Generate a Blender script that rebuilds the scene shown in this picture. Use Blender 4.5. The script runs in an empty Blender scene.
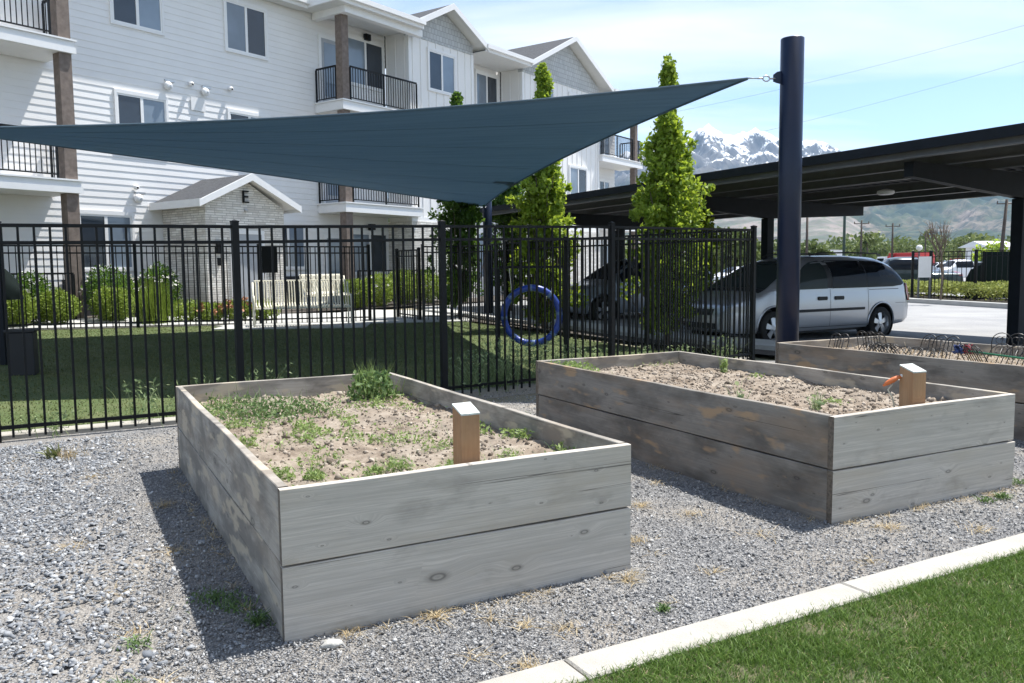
import bpy, math, random
import numpy as np
from mathutils import Vector, Matrix
R = math.radians
SC = bpy.context.scene
COL = SC.collection
random.seed(7)
rng = np.random.default_rng(11)

# ------------------------------------------------------------------ camera
cam_d = bpy.data.cameras.new('camera'); cam = bpy.data.objects.new('camera', cam_d); COL.objects.link(cam)
cam_d.sensor_width = 36; cam_d.lens = 29.366; cam_d.clip_start = .05; cam_d.clip_end = 40000
cam_d.shift_y = 0
cam.matrix_world = Matrix.Translation((0, 0, 1.433)) @ Matrix.Rotation(R(90 - 4.909), 4, 'X') @ Matrix.Rotation(-.0101, 4, 'Z')
SC.camera = cam
# ------------------------------------------------------------------ sky, sun, exposure
SUN_AZ, SUN_EL = 34.0, 65.0          # direction towards the sun, degrees from +X towards +Y
W = bpy.data.worlds.new('World'); SC.world = W; W.use_nodes = True
nt = W.node_tree; nt.nodes.clear()
def wn(t, **k):
    n = nt.nodes.new(t)
    for a, b in k.items(): setattr(n, a, b)
    return n
out = wn('ShaderNodeOutputWorld'); bg = wn('ShaderNodeBackground'); bg.inputs[1].default_value = .092
sky = wn('ShaderNodeTexSky', sky_type='NISHITA', sun_disc=False)
sky.sun_elevation = R(SUN_EL); sky.sun_rotation = R(90 - SUN_AZ)
sky.air_density = 1.0; sky.dust_density = .45; sky.ozone_density = 1.2; sky.altitude = 1400
tc = wn('ShaderNodeTexCoord'); sep = wn('ShaderNodeSeparateXYZ'); nt.links.new(tc.outputs['Generated'], sep.inputs[0])
mz = wn('ShaderNodeMath', operation='MAXIMUM'); nt.links.new(sep.outputs[2], mz.inputs[0]); mz.inputs[1].default_value = .0
az_ = wn('ShaderNodeMath', operation='ADD'); nt.links.new(mz.outputs[0], az_.inputs[0]); az_.inputs[1].default_value = .12
dx = wn('ShaderNodeMath', operation='DIVIDE'); dy = wn('ShaderNodeMath', operation='DIVIDE')
nt.links.new(sep.outputs[0], dx.inputs[0]); nt.links.new(az_.outputs[0], dx.inputs[1])
nt.links.new(sep.outputs[1], dy.inputs[0]); nt.links.new(az_.outputs[0], dy.inputs[1])
cb = wn('ShaderNodeCombineXYZ'); nt.links.new(dx.outputs[0], cb.inputs[0]); nt.links.new(dy.outputs[0], cb.inputs[1])
mp = wn('ShaderNodeMapping'); nt.links.new(cb.outputs[0], mp.inputs[0]); mp.inputs['Scale'].default_value = (.38, 1.35, 1); mp.inputs['Rotation'].default_value = (0, 0, R(18)); mp.inputs['Location'].default_value = (3.1, .4, 0)
no = wn('ShaderNodeTexNoise'); no.inputs['Scale'].default_value = .8; no.inputs['Detail'].default_value = 8; no.inputs['Roughness'].default_value = .55; no.inputs['Distortion'].default_value = .6
nt.links.new(mp.outputs[0], no.inputs['Vector'])
cr = wn('ShaderNodeValToRGB'); cr.color_ramp.elements[0].position = .46; cr.color_ramp.elements[1].position = .66
cr.color_ramp.elements[0].color = (0, 0, 0, 1); cr.color_ramp.elements[1].color = (1, 1, 1, 1)
nt.links.new(no.outputs[0], cr.inputs[0])
mx = wn('ShaderNodeMixRGB'); mx.inputs[2].default_value = (6.3, 6.35, 6.4, 1)
cf = wn('ShaderNodeMath', operation='MULTIPLY'); cf.inputs[1].default_value = .85
nt.links.new(cr.outputs[0], cf.inputs[0]); nt.links.new(cf.outputs[0], mx.inputs[0]); nt.links.new(sky.outputs[0], mx.inputs[1])
nt.links.new(mx.outputs[0], bg.inputs[0]); nt.links.new(bg.outputs[0], out.inputs[0])
sd = bpy.data.lights.new('sun', 'SUN'); sd.energy = 4.4; sd.angle = R(.53); sd.color = (1, .965, .91)
so = bpy.data.objects.new('sun', sd); COL.objects.link(so)
sv = Vector((math.cos(R(SUN_AZ)) * math.cos(R(SUN_EL)), math.sin(R(SUN_AZ)) * math.cos(R(SUN_EL)), math.sin(R(SUN_EL))))
so.rotation_euler = sv.to_track_quat('Z', 'Y').to_euler()
vs = SC.view_settings; vs.view_transform = 'Standard'; vs.look = 'None'; vs.gamma = 1; vs.use_curve_mapping = False
vs.exposure = 1.08
try:
    SC.cycles.max_bounces = 7; SC.cycles.diffuse_bounces = 4; SC.cycles.volume_bounces = 1; SC.cycles.transparent_max_bounces = 12
except Exception: pass

# ------------------------------------------------------------------ helpers
def tag(o, label=None, cat=None, group=None, kind=None):
    if label: o['label'] = label
    if cat: o['category'] = cat
    if group: o['group'] = group
    if kind: o['kind'] = kind
    return o
def empty(name, loc=(0, 0, 0), rz=0, parent=None):
    o = bpy.data.objects.new(name, None); COL.objects.link(o); o.location = loc; o.rotation_euler = (0, 0, rz)
    o.empty_display_size = .2
    if parent: o.parent = parent
    return o
def kids(o): return [c for c in bpy.data.objects if c.parent == o]
def copy_tree(o, parent=None):
    c = o.copy(); COL.objects.link(c); c.parent = parent
    for ch in kids(o): copy_tree(ch, c)
    return c
class MB:
    def __init__(s): s.v = []; s.f = []; s.n = 0
    def add(s, vs_, fs):
        b = s.n; s.v.extend([tuple(map(float, p)) for p in vs_]); s.f.extend([tuple(b + i for i in f) for f in fs]); s.n += len(vs_); return s
    def box(s, x0, x1, y0, y1, z0, z1, mat=None):
        p = [(x0, y0, z0), (x1, y0, z0), (x1, y1, z0), (x0, y1, z0), (x0, y0, z1), (x1, y0, z1), (x1, y1, z1), (x0, y1, z1)]
        if mat: p = [mat @ Vector(q) for q in p]
        return s.add(p, [(0, 3, 2, 1), (4, 5, 6, 7), (0, 1, 5, 4), (1, 2, 6, 5), (2, 3, 7, 6), (3, 0, 4, 7)])
    def prism(s, pts, axis, a0, a1):
        # pts 2D outline (counter-clockwise), extruded along axis 'x','y','z'
        def mk(p, a):
            if axis == 'z': return (p[0], p[1], a)
            if axis == 'x': return (a, p[0], p[1])
            return (p[0], a, p[1])
        n = len(pts); v = [mk(p, a0) for p in pts] + [mk(p, a1) for p in pts]
        f = [tuple(range(n))[::-1], tuple(range(n, 2 * n))] + [(i, (i + 1) % n, n + (i + 1) % n, n + i) for i in range(n)]
        return s.add(v, f)
    def tube(s, path, r, n=8, closed=False, caps=True):
        path = [Vector(p) for p in path]; m = len(path); rs = r if hasattr(r, '__len__') else [r] * m
        rings = []; up = None
        for i, p in enumerate(path):
            if closed: d = path[(i + 1) % m] - path[i - 1]
            else: d = path[min(i + 1, m - 1)] - path[max(i - 1, 0)]
            d.normalize()
            if up is None or abs(up.dot(d)) > .95: up = Vector((0, 0, 1)) if abs(d.z) < .9 else Vector((1, 0, 0))
            a = d.cross(up).normalized(); b = a.cross(d).normalized(); up = b
            rings.append([p + (a * math.cos(2 * math.pi * k / n) + b * math.sin(2 * math.pi * k / n)) * rs[i] for k in range(n)])
        v = [q for rg in rings for q in rg]; f = []
        for i in range(m if closed else m - 1):
            j = (i + 1) % m
            for k in range(n): f.append((i * n + k, j * n + k, j * n + (k + 1) % n, i * n + (k + 1) % n))
        if caps and not closed: f.append(tuple(range(n))); f.append(tuple((m - 1) * n + k for k in range(n))[::-1])
        return s.add(v, f)
    def lathe(s, prof, c=(0, 0, 0), axis='z', n=24, cap=True):
        v = []; f = []; m = len(prof)
        for (r, h) in prof:
            for k in range(n):
                a = 2 * math.pi * k / n; x, y = r * math.cos(a), r * math.sin(a)
                if axis == 'z': q = (c[0] + x, c[1] + y, c[2] + h)
                elif axis == 'y': q = (c[0] + x, c[1] + h, c[2] + y)
                else: q = (c[0] + h, c[1] + x, c[2] + y)
                v.append(q)
        for i in range(m - 1):
            for k in range(n): f.append((i * n + k, i * n + (k + 1) % n, (i + 1) * n + (k + 1) % n, (i + 1) * n + k))
        if cap: f.append(tuple(range(n))[::-1]); f.append(tuple((m - 1) * n + k for k in range(n)))
        return s.add(v, f)
    def grid(s, G, flip=False):
        G = np.asarray(G); a, b = G.shape[:2]
        f = []
        for i in range(a - 1):
            for j in range(b - 1):
                q = (i * b + j, (i + 1) * b + j, (i + 1) * b + j + 1, i * b + j + 1); f.append(q[::-1] if flip else q)
        return s.add(G.reshape(-1, 3), f)
    def build(s, name, mat, parent=None, smooth=False, loc=None, rot=None, bevel=0):
        me = bpy.data.meshes.new(name); me.from_pydata(s.v, [], s.f); me.update()
        if smooth: me.polygons.foreach_set('use_smooth', [True] * len(me.polygons))
        if mat: me.materials.append(mat)
        o = bpy.data.objects.new(name, me); COL.objects.link(o)
        if parent: o.parent = parent
        if loc is not None: o.location = loc
        if rot is not None: o.rotation_euler = rot
        if bevel:
            b = o.modifiers.new('b', 'BEVEL'); b.width = bevel; b.segments = 2; b.limit_method = 'ANGLE'
        return o
def npmesh(name, V, F, mat, parent=None, smooth=False):
    """V (n,3); F list of (k,m) int arrays with m=3 or 4"""
    me = bpy.data.meshes.new(name); V = np.asarray(V, np.float32)
    me.vertices.add(len(V)); me.vertices.foreach_set('co', V.ravel())
    loops = np.concatenate([f.ravel() for f in F]).astype(np.int32)
    tot = np.concatenate([np.full(len(f), f.shape[1], np.int32) for f in F])
    st = np.concatenate([[0], np.cumsum(tot)[:-1]]).astype(np.int32)
    me.loops.add(len(loops)); me.loops.foreach_set('vertex_index', loops)
    me.polygons.add(len(tot)); me.polygons.foreach_set('loop_start', st); me.polygons.foreach_set('loop_total', tot)
    if smooth: me.polygons.foreach_set('use_smooth', np.ones(len(tot), bool))
    me.update(calc_edges=True); me.materials.append(mat)
    o = bpy.data.objects.new(name, me); COL.objects.link(o)
    if parent: o.parent = parent
    return o
# value noise
_P = rng.random((256, 256))
def vnoise(x, y):
    xi = np.floor(x).astype(int); yi = np.floor(y).astype(int); fx = x - xi; fy = y - yi
    fx = fx * fx * (3 - 2 * fx); fy = fy * fy * (3 - 2 * fy)
    a = _P[xi & 255, yi & 255]; b = _P[(xi + 1) & 255, yi & 255]; c = _P[xi & 255, (yi + 1) & 255]; d = _P[(xi + 1) & 255, (yi + 1) & 255]
    return (a * (1 - fx) + b * fx) * (1 - fy) + (c * (1 - fx) + d * fx) * fy
def fbm(x, y, o=5, ridged=False):
    s = 0; a = .5; t = 0
    for i in range(o):
        n = vnoise(x + 17.3 * i, y + 9.1 * i)
        if ridged: n = 1 - abs(2 * n - 1)
        s = s + a * n; t += a; a *= .5; x = x * 2.03; y = y * 2.03
    return s / t
# ---- materials
class NT:
    def __init__(s, name):
        s.m = bpy.data.materials.new(name); s.m.use_nodes = True; s.t = s.m.node_tree; s.b = s.t.nodes['Principled BSDF']; s.o = s.t.nodes['Material Output']
    def n(s, t, **k):
        n = s.t.nodes.new(t)
        for a, b in k.items(): setattr(n, a, b)
        return n
    def l(s, a, b): s.t.links.new(a, b)
    def coord(s, kind='Object', scale=(1, 1, 1), rnd=0, rot=(0, 0, 0)):
        tc = s.n('ShaderNodeTexCoord'); m = s.n('ShaderNodeMapping'); m.inputs['Scale'].default_value = scale; m.inputs['Rotation'].default_value = rot
        v = tc.outputs[kind]
        if rnd:
            oi = s.n('ShaderNodeObjectInfo'); mu = s.n('ShaderNodeMath', operation='MULTIPLY'); mu.inputs[1].default_value = rnd
            s.l(oi.outputs['Random'], mu.inputs[0]); ad = s.n('ShaderNodeVectorMath', operation='ADD'); s.l(v, ad.inputs[0]); s.l(mu.outputs[0], ad.inputs[1]); v = ad.outputs[0]
        s.l(v, m.inputs[0]); return m.outputs[0]
    def noise(s, vec, scale, detail=4, rough=.55, dist=0):
        n = s.n('ShaderNodeTexNoise'); n.inputs['Scale'].default_value = scale; n.inputs['Detail'].default_value = detail
        n.inputs['Roughness'].default_value = rough; n.inputs['Distortion'].default_value = dist; s.l(vec, n.inputs['Vector']); return n.outputs[0]
    def ramp(s, fac, stops):
        r = s.n('ShaderNodeValToRGB'); e = r.color_ramp.elements
        while len(e) < len(stops): e.new(.5)
        for q, (p, c) in zip(e, stops):
            q.position = p; q.color = (*c, 1) if len(c) == 3 else c
        s.l(fac, r.inputs[0]); return r.outputs[0]
    def mix(s, a, b, f, mode='MIX'):
        m = s.n('ShaderNodeMixRGB', blend_type=mode)
        for i, q in ((1, a), (2, b)):
            if isinstance(q, tuple): m.inputs[i].default_value = (*q, 1)
            else: s.l(q, m.inputs[i])
        if isinstance(f, (int, float)): m.inputs[0].default_value = f
        else: s.l(f, m.inputs[0])
        return m.outputs[0]
    def bump(s, h, strength=.3, dist=.01):
        b = s.n('ShaderNodeBump'); b.inputs['Strength'].default_value = strength; b.inputs['Distance'].default_value = dist
        s.l(h, b.inputs['Height']); s.l(b.outputs[0], s.b.inputs['Normal']); return b
    def col(s, c):
        if isinstance(c, tuple): s.b.inputs['Base Color'].default_value = (*c, 1)
        else: s.l(c, s.b.inputs['Base Color'])
        return s
    def set(s, **k):
        for a, v in k.items(): s.b.inputs[a.replace('_', ' ')].default_value = v
        return s
def island(s):
    g = s.n('ShaderNodeNewGeometry'); return g.outputs['Random Per Island']
def plain(name, c, rough=.6, metal=0, var=.12, scale=6, bump=0, bscale=60, rnd=0):
    s = NT(name); v = s.coord('Object', rnd=rnd); n = s.noise(v, scale, 5)
    d = tuple(x * (1 - var) for x in c); e = tuple(min(1, x * (1 + var)) for x in c)
    s.col(s.ramp(n, [(.3, d), (.7, e)])); s.set(Roughness=rough, Metallic=metal)
    if bump: s.bump(s.noise(v, bscale, 4), bump, .01)
    return s.m
def grain_wood(name, base, dark, brown, patch=(.62, .8), tan=None, tanp=(.6, .7), endz=False):
    """x along the board, z across it"""
    s = NT(name); v = s.coord('Object', rnd=37.0)
    # knots: warp the grain round voronoi cells
    kv = s.n('ShaderNodeMapping'); kv.inputs['Scale'].default_value = (1.5, 1.0, 3.6); s.l(v, kv.inputs[0])
    vo = s.n('ShaderNodeTexVoronoi', feature='F1'); vo.inputs['Scale'].default_value = 1.9; ks = s.n('ShaderNodeSeparateXYZ'); s.l(kv.outputs[0], ks.inputs[0]); kc = s.n('ShaderNodeCombineXYZ'); s.l(ks.outputs[0], kc.inputs[0]); s.l(ks.outputs[2], kc.inputs[1]); vo.voronoi_dimensions = '2D'; s.l(kc.outputs[0], vo.inputs['Vector'])
    vc = s.n('ShaderNodeSeparateColor'); s.l(vo.outputs['Color'], vc.inputs[0]); kq = s.n('ShaderNodeMath', operation='MULTIPLY_ADD'); s.l(vc.outputs[0], kq.inputs[0]); kq.inputs[1].default_value = 6.0; kq.inputs[2].default_value = .55
    kw = s.n('ShaderNodeMath', operation='MULTIPLY'); s.l(kq.outputs[0], kw.inputs[0]); s.l(vo.outputs['Distance'], kw.inputs[1]); KD_ = kw.outputs[0]
    kd = s.ramp(KD_, [(.0, (1, 1, 1)), (.12, (.5, .5, .5)), (.4, (0, 0, 0))])
    km = s.n('ShaderNodeMath', operation='MULTIPLY'); s.l(kd, km.inputs[0]); km.inputs[1].default_value = .055
    cx = s.n('ShaderNodeCombineXYZ'); s.l(km.outputs[0], cx.inputs[2])
    va = s.n('ShaderNodeVectorMath', operation='ADD'); s.l(v, va.inputs[0]); s.l(cx.outputs[0], va.inputs[1])
    g1 = s.n('ShaderNodeMapping'); g1.inputs['Scale'].default_value = (.7, 6, 15); s.l(va.outputs[0], g1.inputs[0])
    n1 = s.noise(g1.outputs[0], 1.6, 5, .6, .5)
    wv = s.n('ShaderNodeTexWave', wave_type='BANDS', bands_direction='Z'); wv.inputs['Scale'].default_value = 3.2; wv.inputs['Distortion'].default_value = 9; wv.inputs['Detail'].default_value = 3; wv.inputs['Detail Scale'].default_value = .9
    g3 = s.n('ShaderNodeMapping'); g3.inputs['Scale'].default_value = (.16, 1, 4.5); s.l(va.outputs[0], g3.inputs[0]); s.l(g3.outputs[0], wv.inputs['Vector'])
    g2 = s.n('ShaderNodeMapping'); g2.inputs['Scale'].default_value = (3, 40, 160); s.l(va.outputs[0], g2.inputs[0])
    n2 = s.noise(g2.outputs[0], 1.5, 3, .6)
    mid = tuple((a + b) / 2 for a, b in zip(base, dark))
    c = s.ramp(n1, [(.28, mid), (.52, base), (.75, tuple(x * 1.12 for x in base))])
    c = s.mix(c, mid, s.ramp(wv.outputs[0], [(.0, (.5,) * 3), (.16, (0, 0, 0))]))
    c = s.mix(c, tuple(x * .8 for x in base), s.ramp(n2, [(.40, (0, 0, 0)), (.62, (.85, .85, .85))]))
    # weather stains
    st = s.noise(s.coord('Object', (1.4, 1, 3.5), rnd=11.0), 1.7, 5, .6, .3)
    c = s.mix(c, dark, s.ramp(st, [(patch[0], (0, 0, 0)), (patch[1], (.85, .85, .85))]))
    bs = s.noise(s.coord('Object', (1.1, 1, 4), rnd=23.0), 1.3, 4, .55)
    c = s.mix(c, brown, s.ramp(bs, [(.5, (0, 0, 0)), (.72, (.55, .55, .55))]))
    if tan:
        ts = s.noise(s.coord('Object', (1.6, 1, 5), rnd=53.0), 2.2, 3, .5)
        c = s.mix(c, tan, s.ramp(ts, [(tanp[0], (0, 0, 0)), (tanp[1], (.8, .8, .8))]))
    # long splits and dark knots
    ck = s.noise(s.coord('Object', (.35, 1, 34), rnd=71.0), 1.0, 2, .5, .2)
    c = s.mix(c, tuple(x * .22 for x in dark), s.ramp(ck, [(.695, (0, 0, 0)), (.70, (.55, .55, .55)), (.712, (.8, .8, .8)), (.722, (0, 0, 0))]))
    c = s.mix(c, tuple(x * .35 for x in dark), s.ramp(KD_, [(.0, (.35,) * 3), (.035, (.2, .2, .2)), (.06, (.75,) * 3), (.085, (.3,) * 3), (.14, (0, 0, 0))]))
    s.col(c); s.set(Roughness=.85)
    h = s.mix(n2, n1, .5); s.bump(h, .5, .004)
    return s.m

MAT = {}
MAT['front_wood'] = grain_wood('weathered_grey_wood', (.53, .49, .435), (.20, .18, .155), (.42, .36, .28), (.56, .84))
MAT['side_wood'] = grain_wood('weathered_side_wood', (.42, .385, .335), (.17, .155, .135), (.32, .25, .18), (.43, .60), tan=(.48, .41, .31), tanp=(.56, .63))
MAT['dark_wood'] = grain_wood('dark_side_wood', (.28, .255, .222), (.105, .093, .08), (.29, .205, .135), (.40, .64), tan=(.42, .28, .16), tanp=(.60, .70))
MAT['post_side'] = grain_wood('treated_post_wood', (.40, .25, .14), (.17, .10, .06), (.46, .20, .075), (.5, .7))
MAT['end_grain'] = plain('board_end_grain', (.14, .115, .09), .95, var=.35, scale=60, bump=.5)
MAT['post_top'] = plain('painted_post_top', (.55, .58, .54), .7, var=.25, scale=30, bump=.3, bscale=120)
MAT['black_metal'] = plain('black_satin_metal', (.006, .007, .008), .5, var=.2); MAT['black_metal'].node_tree.nodes['Principled BSDF'].inputs['Specular IOR Level'].default_value = .22
MAT['navy'] = plain('navy_powder_coat', (.008, .015, .040), .35, var=.15, scale=3); MAT['navy'].node_tree.nodes['Principled BSDF'].inputs['Specular IOR Level'].default_value = .35
MAT['concrete'] = plain('pale_concrete', (.37, .35, .31), .85, var=.10, scale=7, bump=.4, bscale=90)
_t = MAT['concrete'].node_tree; _n = _t.nodes.new('ShaderNodeTexNoise'); _n.inputs['Scale'].default_value = 2.6; _n.inputs['Detail'].default_value = 9; _n.inputs['Roughness'].default_value = .75; _c = _t.nodes.new('ShaderNodeTexCoord'); _t.links.new(_c.outputs['Object'], _n.inputs['Vector'])
_r = _t.nodes.new('ShaderNodeValToRGB'); _r.color_ramp.elements[0].position = .52; _r.color_ramp.elements[0].color = (0, 0, 0, 1); _r.color_ramp.elements[1].position = .72; _r.color_ramp.elements[1].color = (.7, .7, .7, 1); _t.links.new(_n.outputs[0], _r.inputs[0])
_m = _t.nodes.new('ShaderNodeMixRGB'); _m.inputs[2].default_value = (.25, .23, .19, 1); _b = _t.nodes['Principled BSDF']; _t.links.new(_b.inputs['Base Color'].links[0].from_socket, _m.inputs[1]); _t.links.new(_r.outputs[0], _m.inputs[0]); _t.links.new(_m.outputs[0], _b.inputs['Base Color'])
MAT['walk'] = plain('walk_concrete', (.42, .42, .40), .85, var=.08, scale=3, bump=.3, bscale=70)
MAT['galv'] = plain('galvanized_steel', (.5, .5, .5), .35, metal=.9)

def gravel_mat():
    s = NT('fine_gravel'); v = s.coord('Object')
    vo = s.n('ShaderNodeTexVoronoi'); vo.inputs['Scale'].default_value = 95; s.l(v, vo.inputs['Vector'])
    vo2 = s.n('ShaderNodeTexVoronoi'); vo2.inputs['Scale'].default_value = 210; s.l(v, vo2.inputs['Vector'])
    sp = s.n('ShaderNodeSeparateColor'); s.l(vo.outputs['Color'], sp.inputs[0])
    c = s.ramp(sp.outputs[0], [(0, (.14, .14, .142)), (.5, (.23, .23, .232)), (.85, (.32, .318, .31)), (1, (.42, .405, .38))])
    c = s.mix(c, (.035, .035, .04), s.ramp(vo.outputs['Distance'], [(.45, (0, 0, 0)), (.8, (.8, .8, .8))]))
    big = s.noise(v, .9, 5, .6); c = s.mix(c, (.36, .32, .265), s.ramp(big, [(.45, (0, 0, 0)), (.68, (.7, .7, .7))]))
    s.col(c); s.set(Roughness=.9)
    h = s.mix(vo.outputs['Distance'], vo2.outputs['Distance'], .3); b = s.bump(h, 1.0, .012); b.invert = True
    return s.m
MAT['gravel'] = gravel_mat()
def chip_mat(name, lo, mid, hi, rough=.8):
    s = NT(name); i = island(s); v = s.coord('Object')
    c = s.ramp(i, [(0, lo), (.45, mid), (.85, hi), (1, tuple(min(1, x * 1.5) for x in hi))])
    c = s.mix(c, tuple(x * .6 for x in mid), s.ramp(s.noise(v, 150, 3), [(.45, (0, 0, 0)), (.7, (.5, .5, .5))]))
    s.col(c); s.set(Roughness=rough); return s.m
MAT['chips'] = chip_mat('gravel_chips', (.15, .152, .156), (.245, .246, .25), (.37, .368, .36))
MAT['slate'] = chip_mat('slate_chips', (.14, .152, .17), (.235, .248, .265), (.36, .37, .38), .85)
def leaf_mat(name, lo, mid, hi, trans=.35, tcol=None):
    s = NT(name); i = island(s); c = s.ramp(i, [(0, lo), (.5, mid), (1, hi)])
    s.col(c); s.set(Roughness=.55); s.b.inputs['Specular IOR Level'].default_value = .35
    tr = s.n('ShaderNodeBsdfTranslucent'); tm = s.mix(c, tcol or (1, 1, 1), .0) if not tcol else s.mix(c, tcol, .5)
    s.l(tm, tr.inputs[0]); ms = s.n('ShaderNodeMixShader'); ms.inputs[0].default_value = trans
    s.l(s.b.outputs[0], ms.inputs[1]); s.l(tr.outputs[0], ms.inputs[2]); s.l(ms.outputs[0], s.o.inputs[0]); return s.m
MAT['lawn_blade'] = leaf_mat('lawn_grass', (.06, .115, .018), (.105, .19, .032), (.20, .30, .07), .35)
MAT['turf_blade'] = leaf_mat('park_grass', (.08, .10, .03), (.13, .15, .05), (.22, .23, .10), .3)
MAT['weed'] = leaf_mat('weed_green', (.16, .24, .06), (.25, .34, .10), (.36, .45, .18), .35)
MAT['weed_mid'] = leaf_mat('weed_mid_green', (.07, .13, .04), (.12, .20, .06), (.20, .28, .11), .3)
MAT['weed_pale'] = leaf_mat('weed_pale', (.16, .24, .10), (.26, .34, .16), (.38, .44, .24), .35)
MAT['dry'] = leaf_mat('dry_grass', (.33, .24, .12), (.48, .37, .2), (.6, .5, .32), .2)
MAT['tree_leaf'] = leaf_mat('tree_leaves', (.10, .18, .018), (.20, .31, .035), (.37, .48, .08), .48, (.52, .62, .05))
MAT['tree_leaf_dark'] = leaf_mat('tree_leaves_darker', (.03, .08, .012), (.055, .125, .02), (.10, .19, .03), .45, (.18, .3, .03))
MAT['box_leaf'] = leaf_mat('boxwood_leaves', (.12, .18, .02), (.20, .28, .04), (.32, .40, .08), .35)
MAT['hedge_leaf'] = leaf_mat('hedge_leaves', (.20, .23, .04), (.32, .36, .09), (.44, .47, .15), .35)
MAT['far_leaf'] = leaf_mat('far_tree_leaves', (.07, .10, .03), (.12, .16, .045), (.20, .24, .08), .3)
MAT['bark'] = plain('bark', (.13, .10, .08), .9, var=.35, scale=20, bump=.6)
MAT['petal'] = plain('white_petals', (.75, .73, .68), .6)
MAT['petal_orange'] = plain('orange_petals', (.42, .20, .11), .6, var=.3)

# ------------------------------------------------------------------ ground shape
BO = np.array([-5.13, 26.3]); PHI = R(54.5)
BE = np.array([math.cos(PHI), math.sin(PHI)]); BN = np.array([math.sin(PHI), -math.cos(PHI)])
def gz(x, y):
    t = (np.asarray(x, float) - BO[0]) * BN[0] + (np.asarray(y, float) - BO[1]) * BN[1]
    return .028 * np.clip(13 - t, 0, 13.5)
def sheet(name, corners, mat, off, n=24, m=24, edge=0, label=None, kind='structure', rough=0, parent=None):
    A, B, C, D = [np.array(c, float) for c in corners]   # A-B near, D-C far
    u = np.linspace(0, 1, n + 1)[:, None, None]; w = np.linspace(0, 1, m + 1)[None, :, None]
    P = (A * (1 - u) + B * u) * (1 - w) + (D * (1 - u) + C * u) * w
    Z = gz(P[..., 0], P[..., 1]) + off
    if rough: Z = Z + rough * (fbm(P[..., 0] * 1.3, P[..., 1] * 1.3) - .5) * 2
    G = np.concatenate([P, Z[..., None]], -1)
    mb = MB(); mb.grid(G)
    if edge:
        G2 = G.copy(); G2[..., 2] -= edge
        for sl in (np.s_[:, 0], np.s_[:, -1], np.s_[0, :], np.s_[-1, :]): mb.grid(np.stack([G[sl], G2[sl]]))
    o = mb.build(name, mat, parent, smooth=False)
    if kind: o['kind'] = kind
    return o
# base ground, one sheet to the horizon
def ground():
    xs = np.concatenate([-np.geomspace(9000, 40, 22), np.arange(-36, 60, 2.0), np.geomspace(64, 9000, 22)])
    ys = np.concatenate([-np.geomspace(3000, 12, 12), np.arange(-10, 60, 2.0), np.geomspace(64, 9000, 24)])
    X, Y = np.meshgrid(xs, ys, indexing='ij'); Z = gz(X, Y) - .06
    s = NT('open_ground'); v = s.coord('Object'); n = s.noise(v, .15, 6, .6); n2 = s.noise(v, 9, 4, .6)
    c = s.ramp(n, [(.35, (.17, .19, .10)), (.5, (.25, .23, .16)), (.65, (.30, .27, .2))]); c = s.mix(c, (.12, .11, .08), s.ramp(n2, [(.5, (0, 0, 0)), (.7, (.5, .5, .5))]))
    s.col(c); s.set(Roughness=.95); s.bump(n2, .5, .02)
    mb = MB(); mb.grid(np.stack([X, Y, Z], -1)); mb.build('ground', s.m)['kind'] = 'structure'
ground()
FP = [(-6.1, 5.76), (-4.33, 6.92), (-2.63, 8.02), (-.76, 9.26), (1.27, 10.62), (3.68, 12.75)]   # fence posts, garden side
BF = [(-11.7, 15.66), (-10.13, 16.47), (-7.9, 17.63), (-5.65, 18.8), (-3.39, 19.95)]
SF = [(-2.16, 20.5), (-1.29, 20.75), (-.1, 18.5), (1.06, 16.3), (2.35, 14.5), (3.68, 12.75)]
sheet('gravel_bed', [(-14, -5), (12, -5), (10, 9.0), (-14, 9.0)], MAT['gravel'], 0, 90, 60, rough=.006)
# far strip of gravel between garden beds and parking
sheet('gravel_strip', [(1.27, 9.0), (9.0, 9.0), (7.4, 12.2), (3.7, 12.8)], MAT['gravel'], .001, 20, 12)

def turf_mat():
    s = NT('park_turf'); v = s.coord('Object'); n = s.noise(v, 60, 5, .7); b = s.noise(v, 1.3, 5, .6)
    c = s.ramp(n, [(.3, (.035, .06, .014)), (.7, (.11, .15, .045))]); c = s.mix(c, (.17, .17, .08), s.ramp(b, [(.5, (0, 0, 0)), (.75, (.6, .6, .6))]))
    s.col(c); s.set(Roughness=.95); s.bump(n, .8, .02); return s.m
MAT['turf'] = turf_mat()
LAWN = [(-4.9, 7.6), (-4.33, 7.05), (3.62, 12.8), (-1.3, 20.55), (-3.4, 19.85), (-10.0, 16.45)]
def polysheet(name, pts, mat, off):
    import bmesh
    bm = bmesh.new(); vs_ = [bm.verts.new((x, y, 0)) for x, y in pts]; bm.faces.new(vs_)
    bmesh.ops.triangulate(bm, faces=bm.faces[:]); 
    for _ in range(4): bmesh.ops.subdivide_edges(bm, edges=bm.edges[:], cuts=1, use_grid_fill=True)
    for v in bm.verts: v.co.z = float(gz(v.co.x, v.co.y)) + off
    me = bpy.data.meshes.new(name); bm.to_mesh(me); bm.free(); me.materials.append(mat)
    o = bpy.data.objects.new(name, me); COL.objects.link(o); o['kind'] = 'structure'; return o
# shape of the park: left border runs from the fence to the back fence
LP = [(-4.95, 6.55), (3.62, 12.72), (-1.3, 20.6), (-3.39, 19.9), (-10.4, 16.3), (-6.3, 9.8)]
polysheet('park_ground', LP, MAT['turf'], .012)
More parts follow.
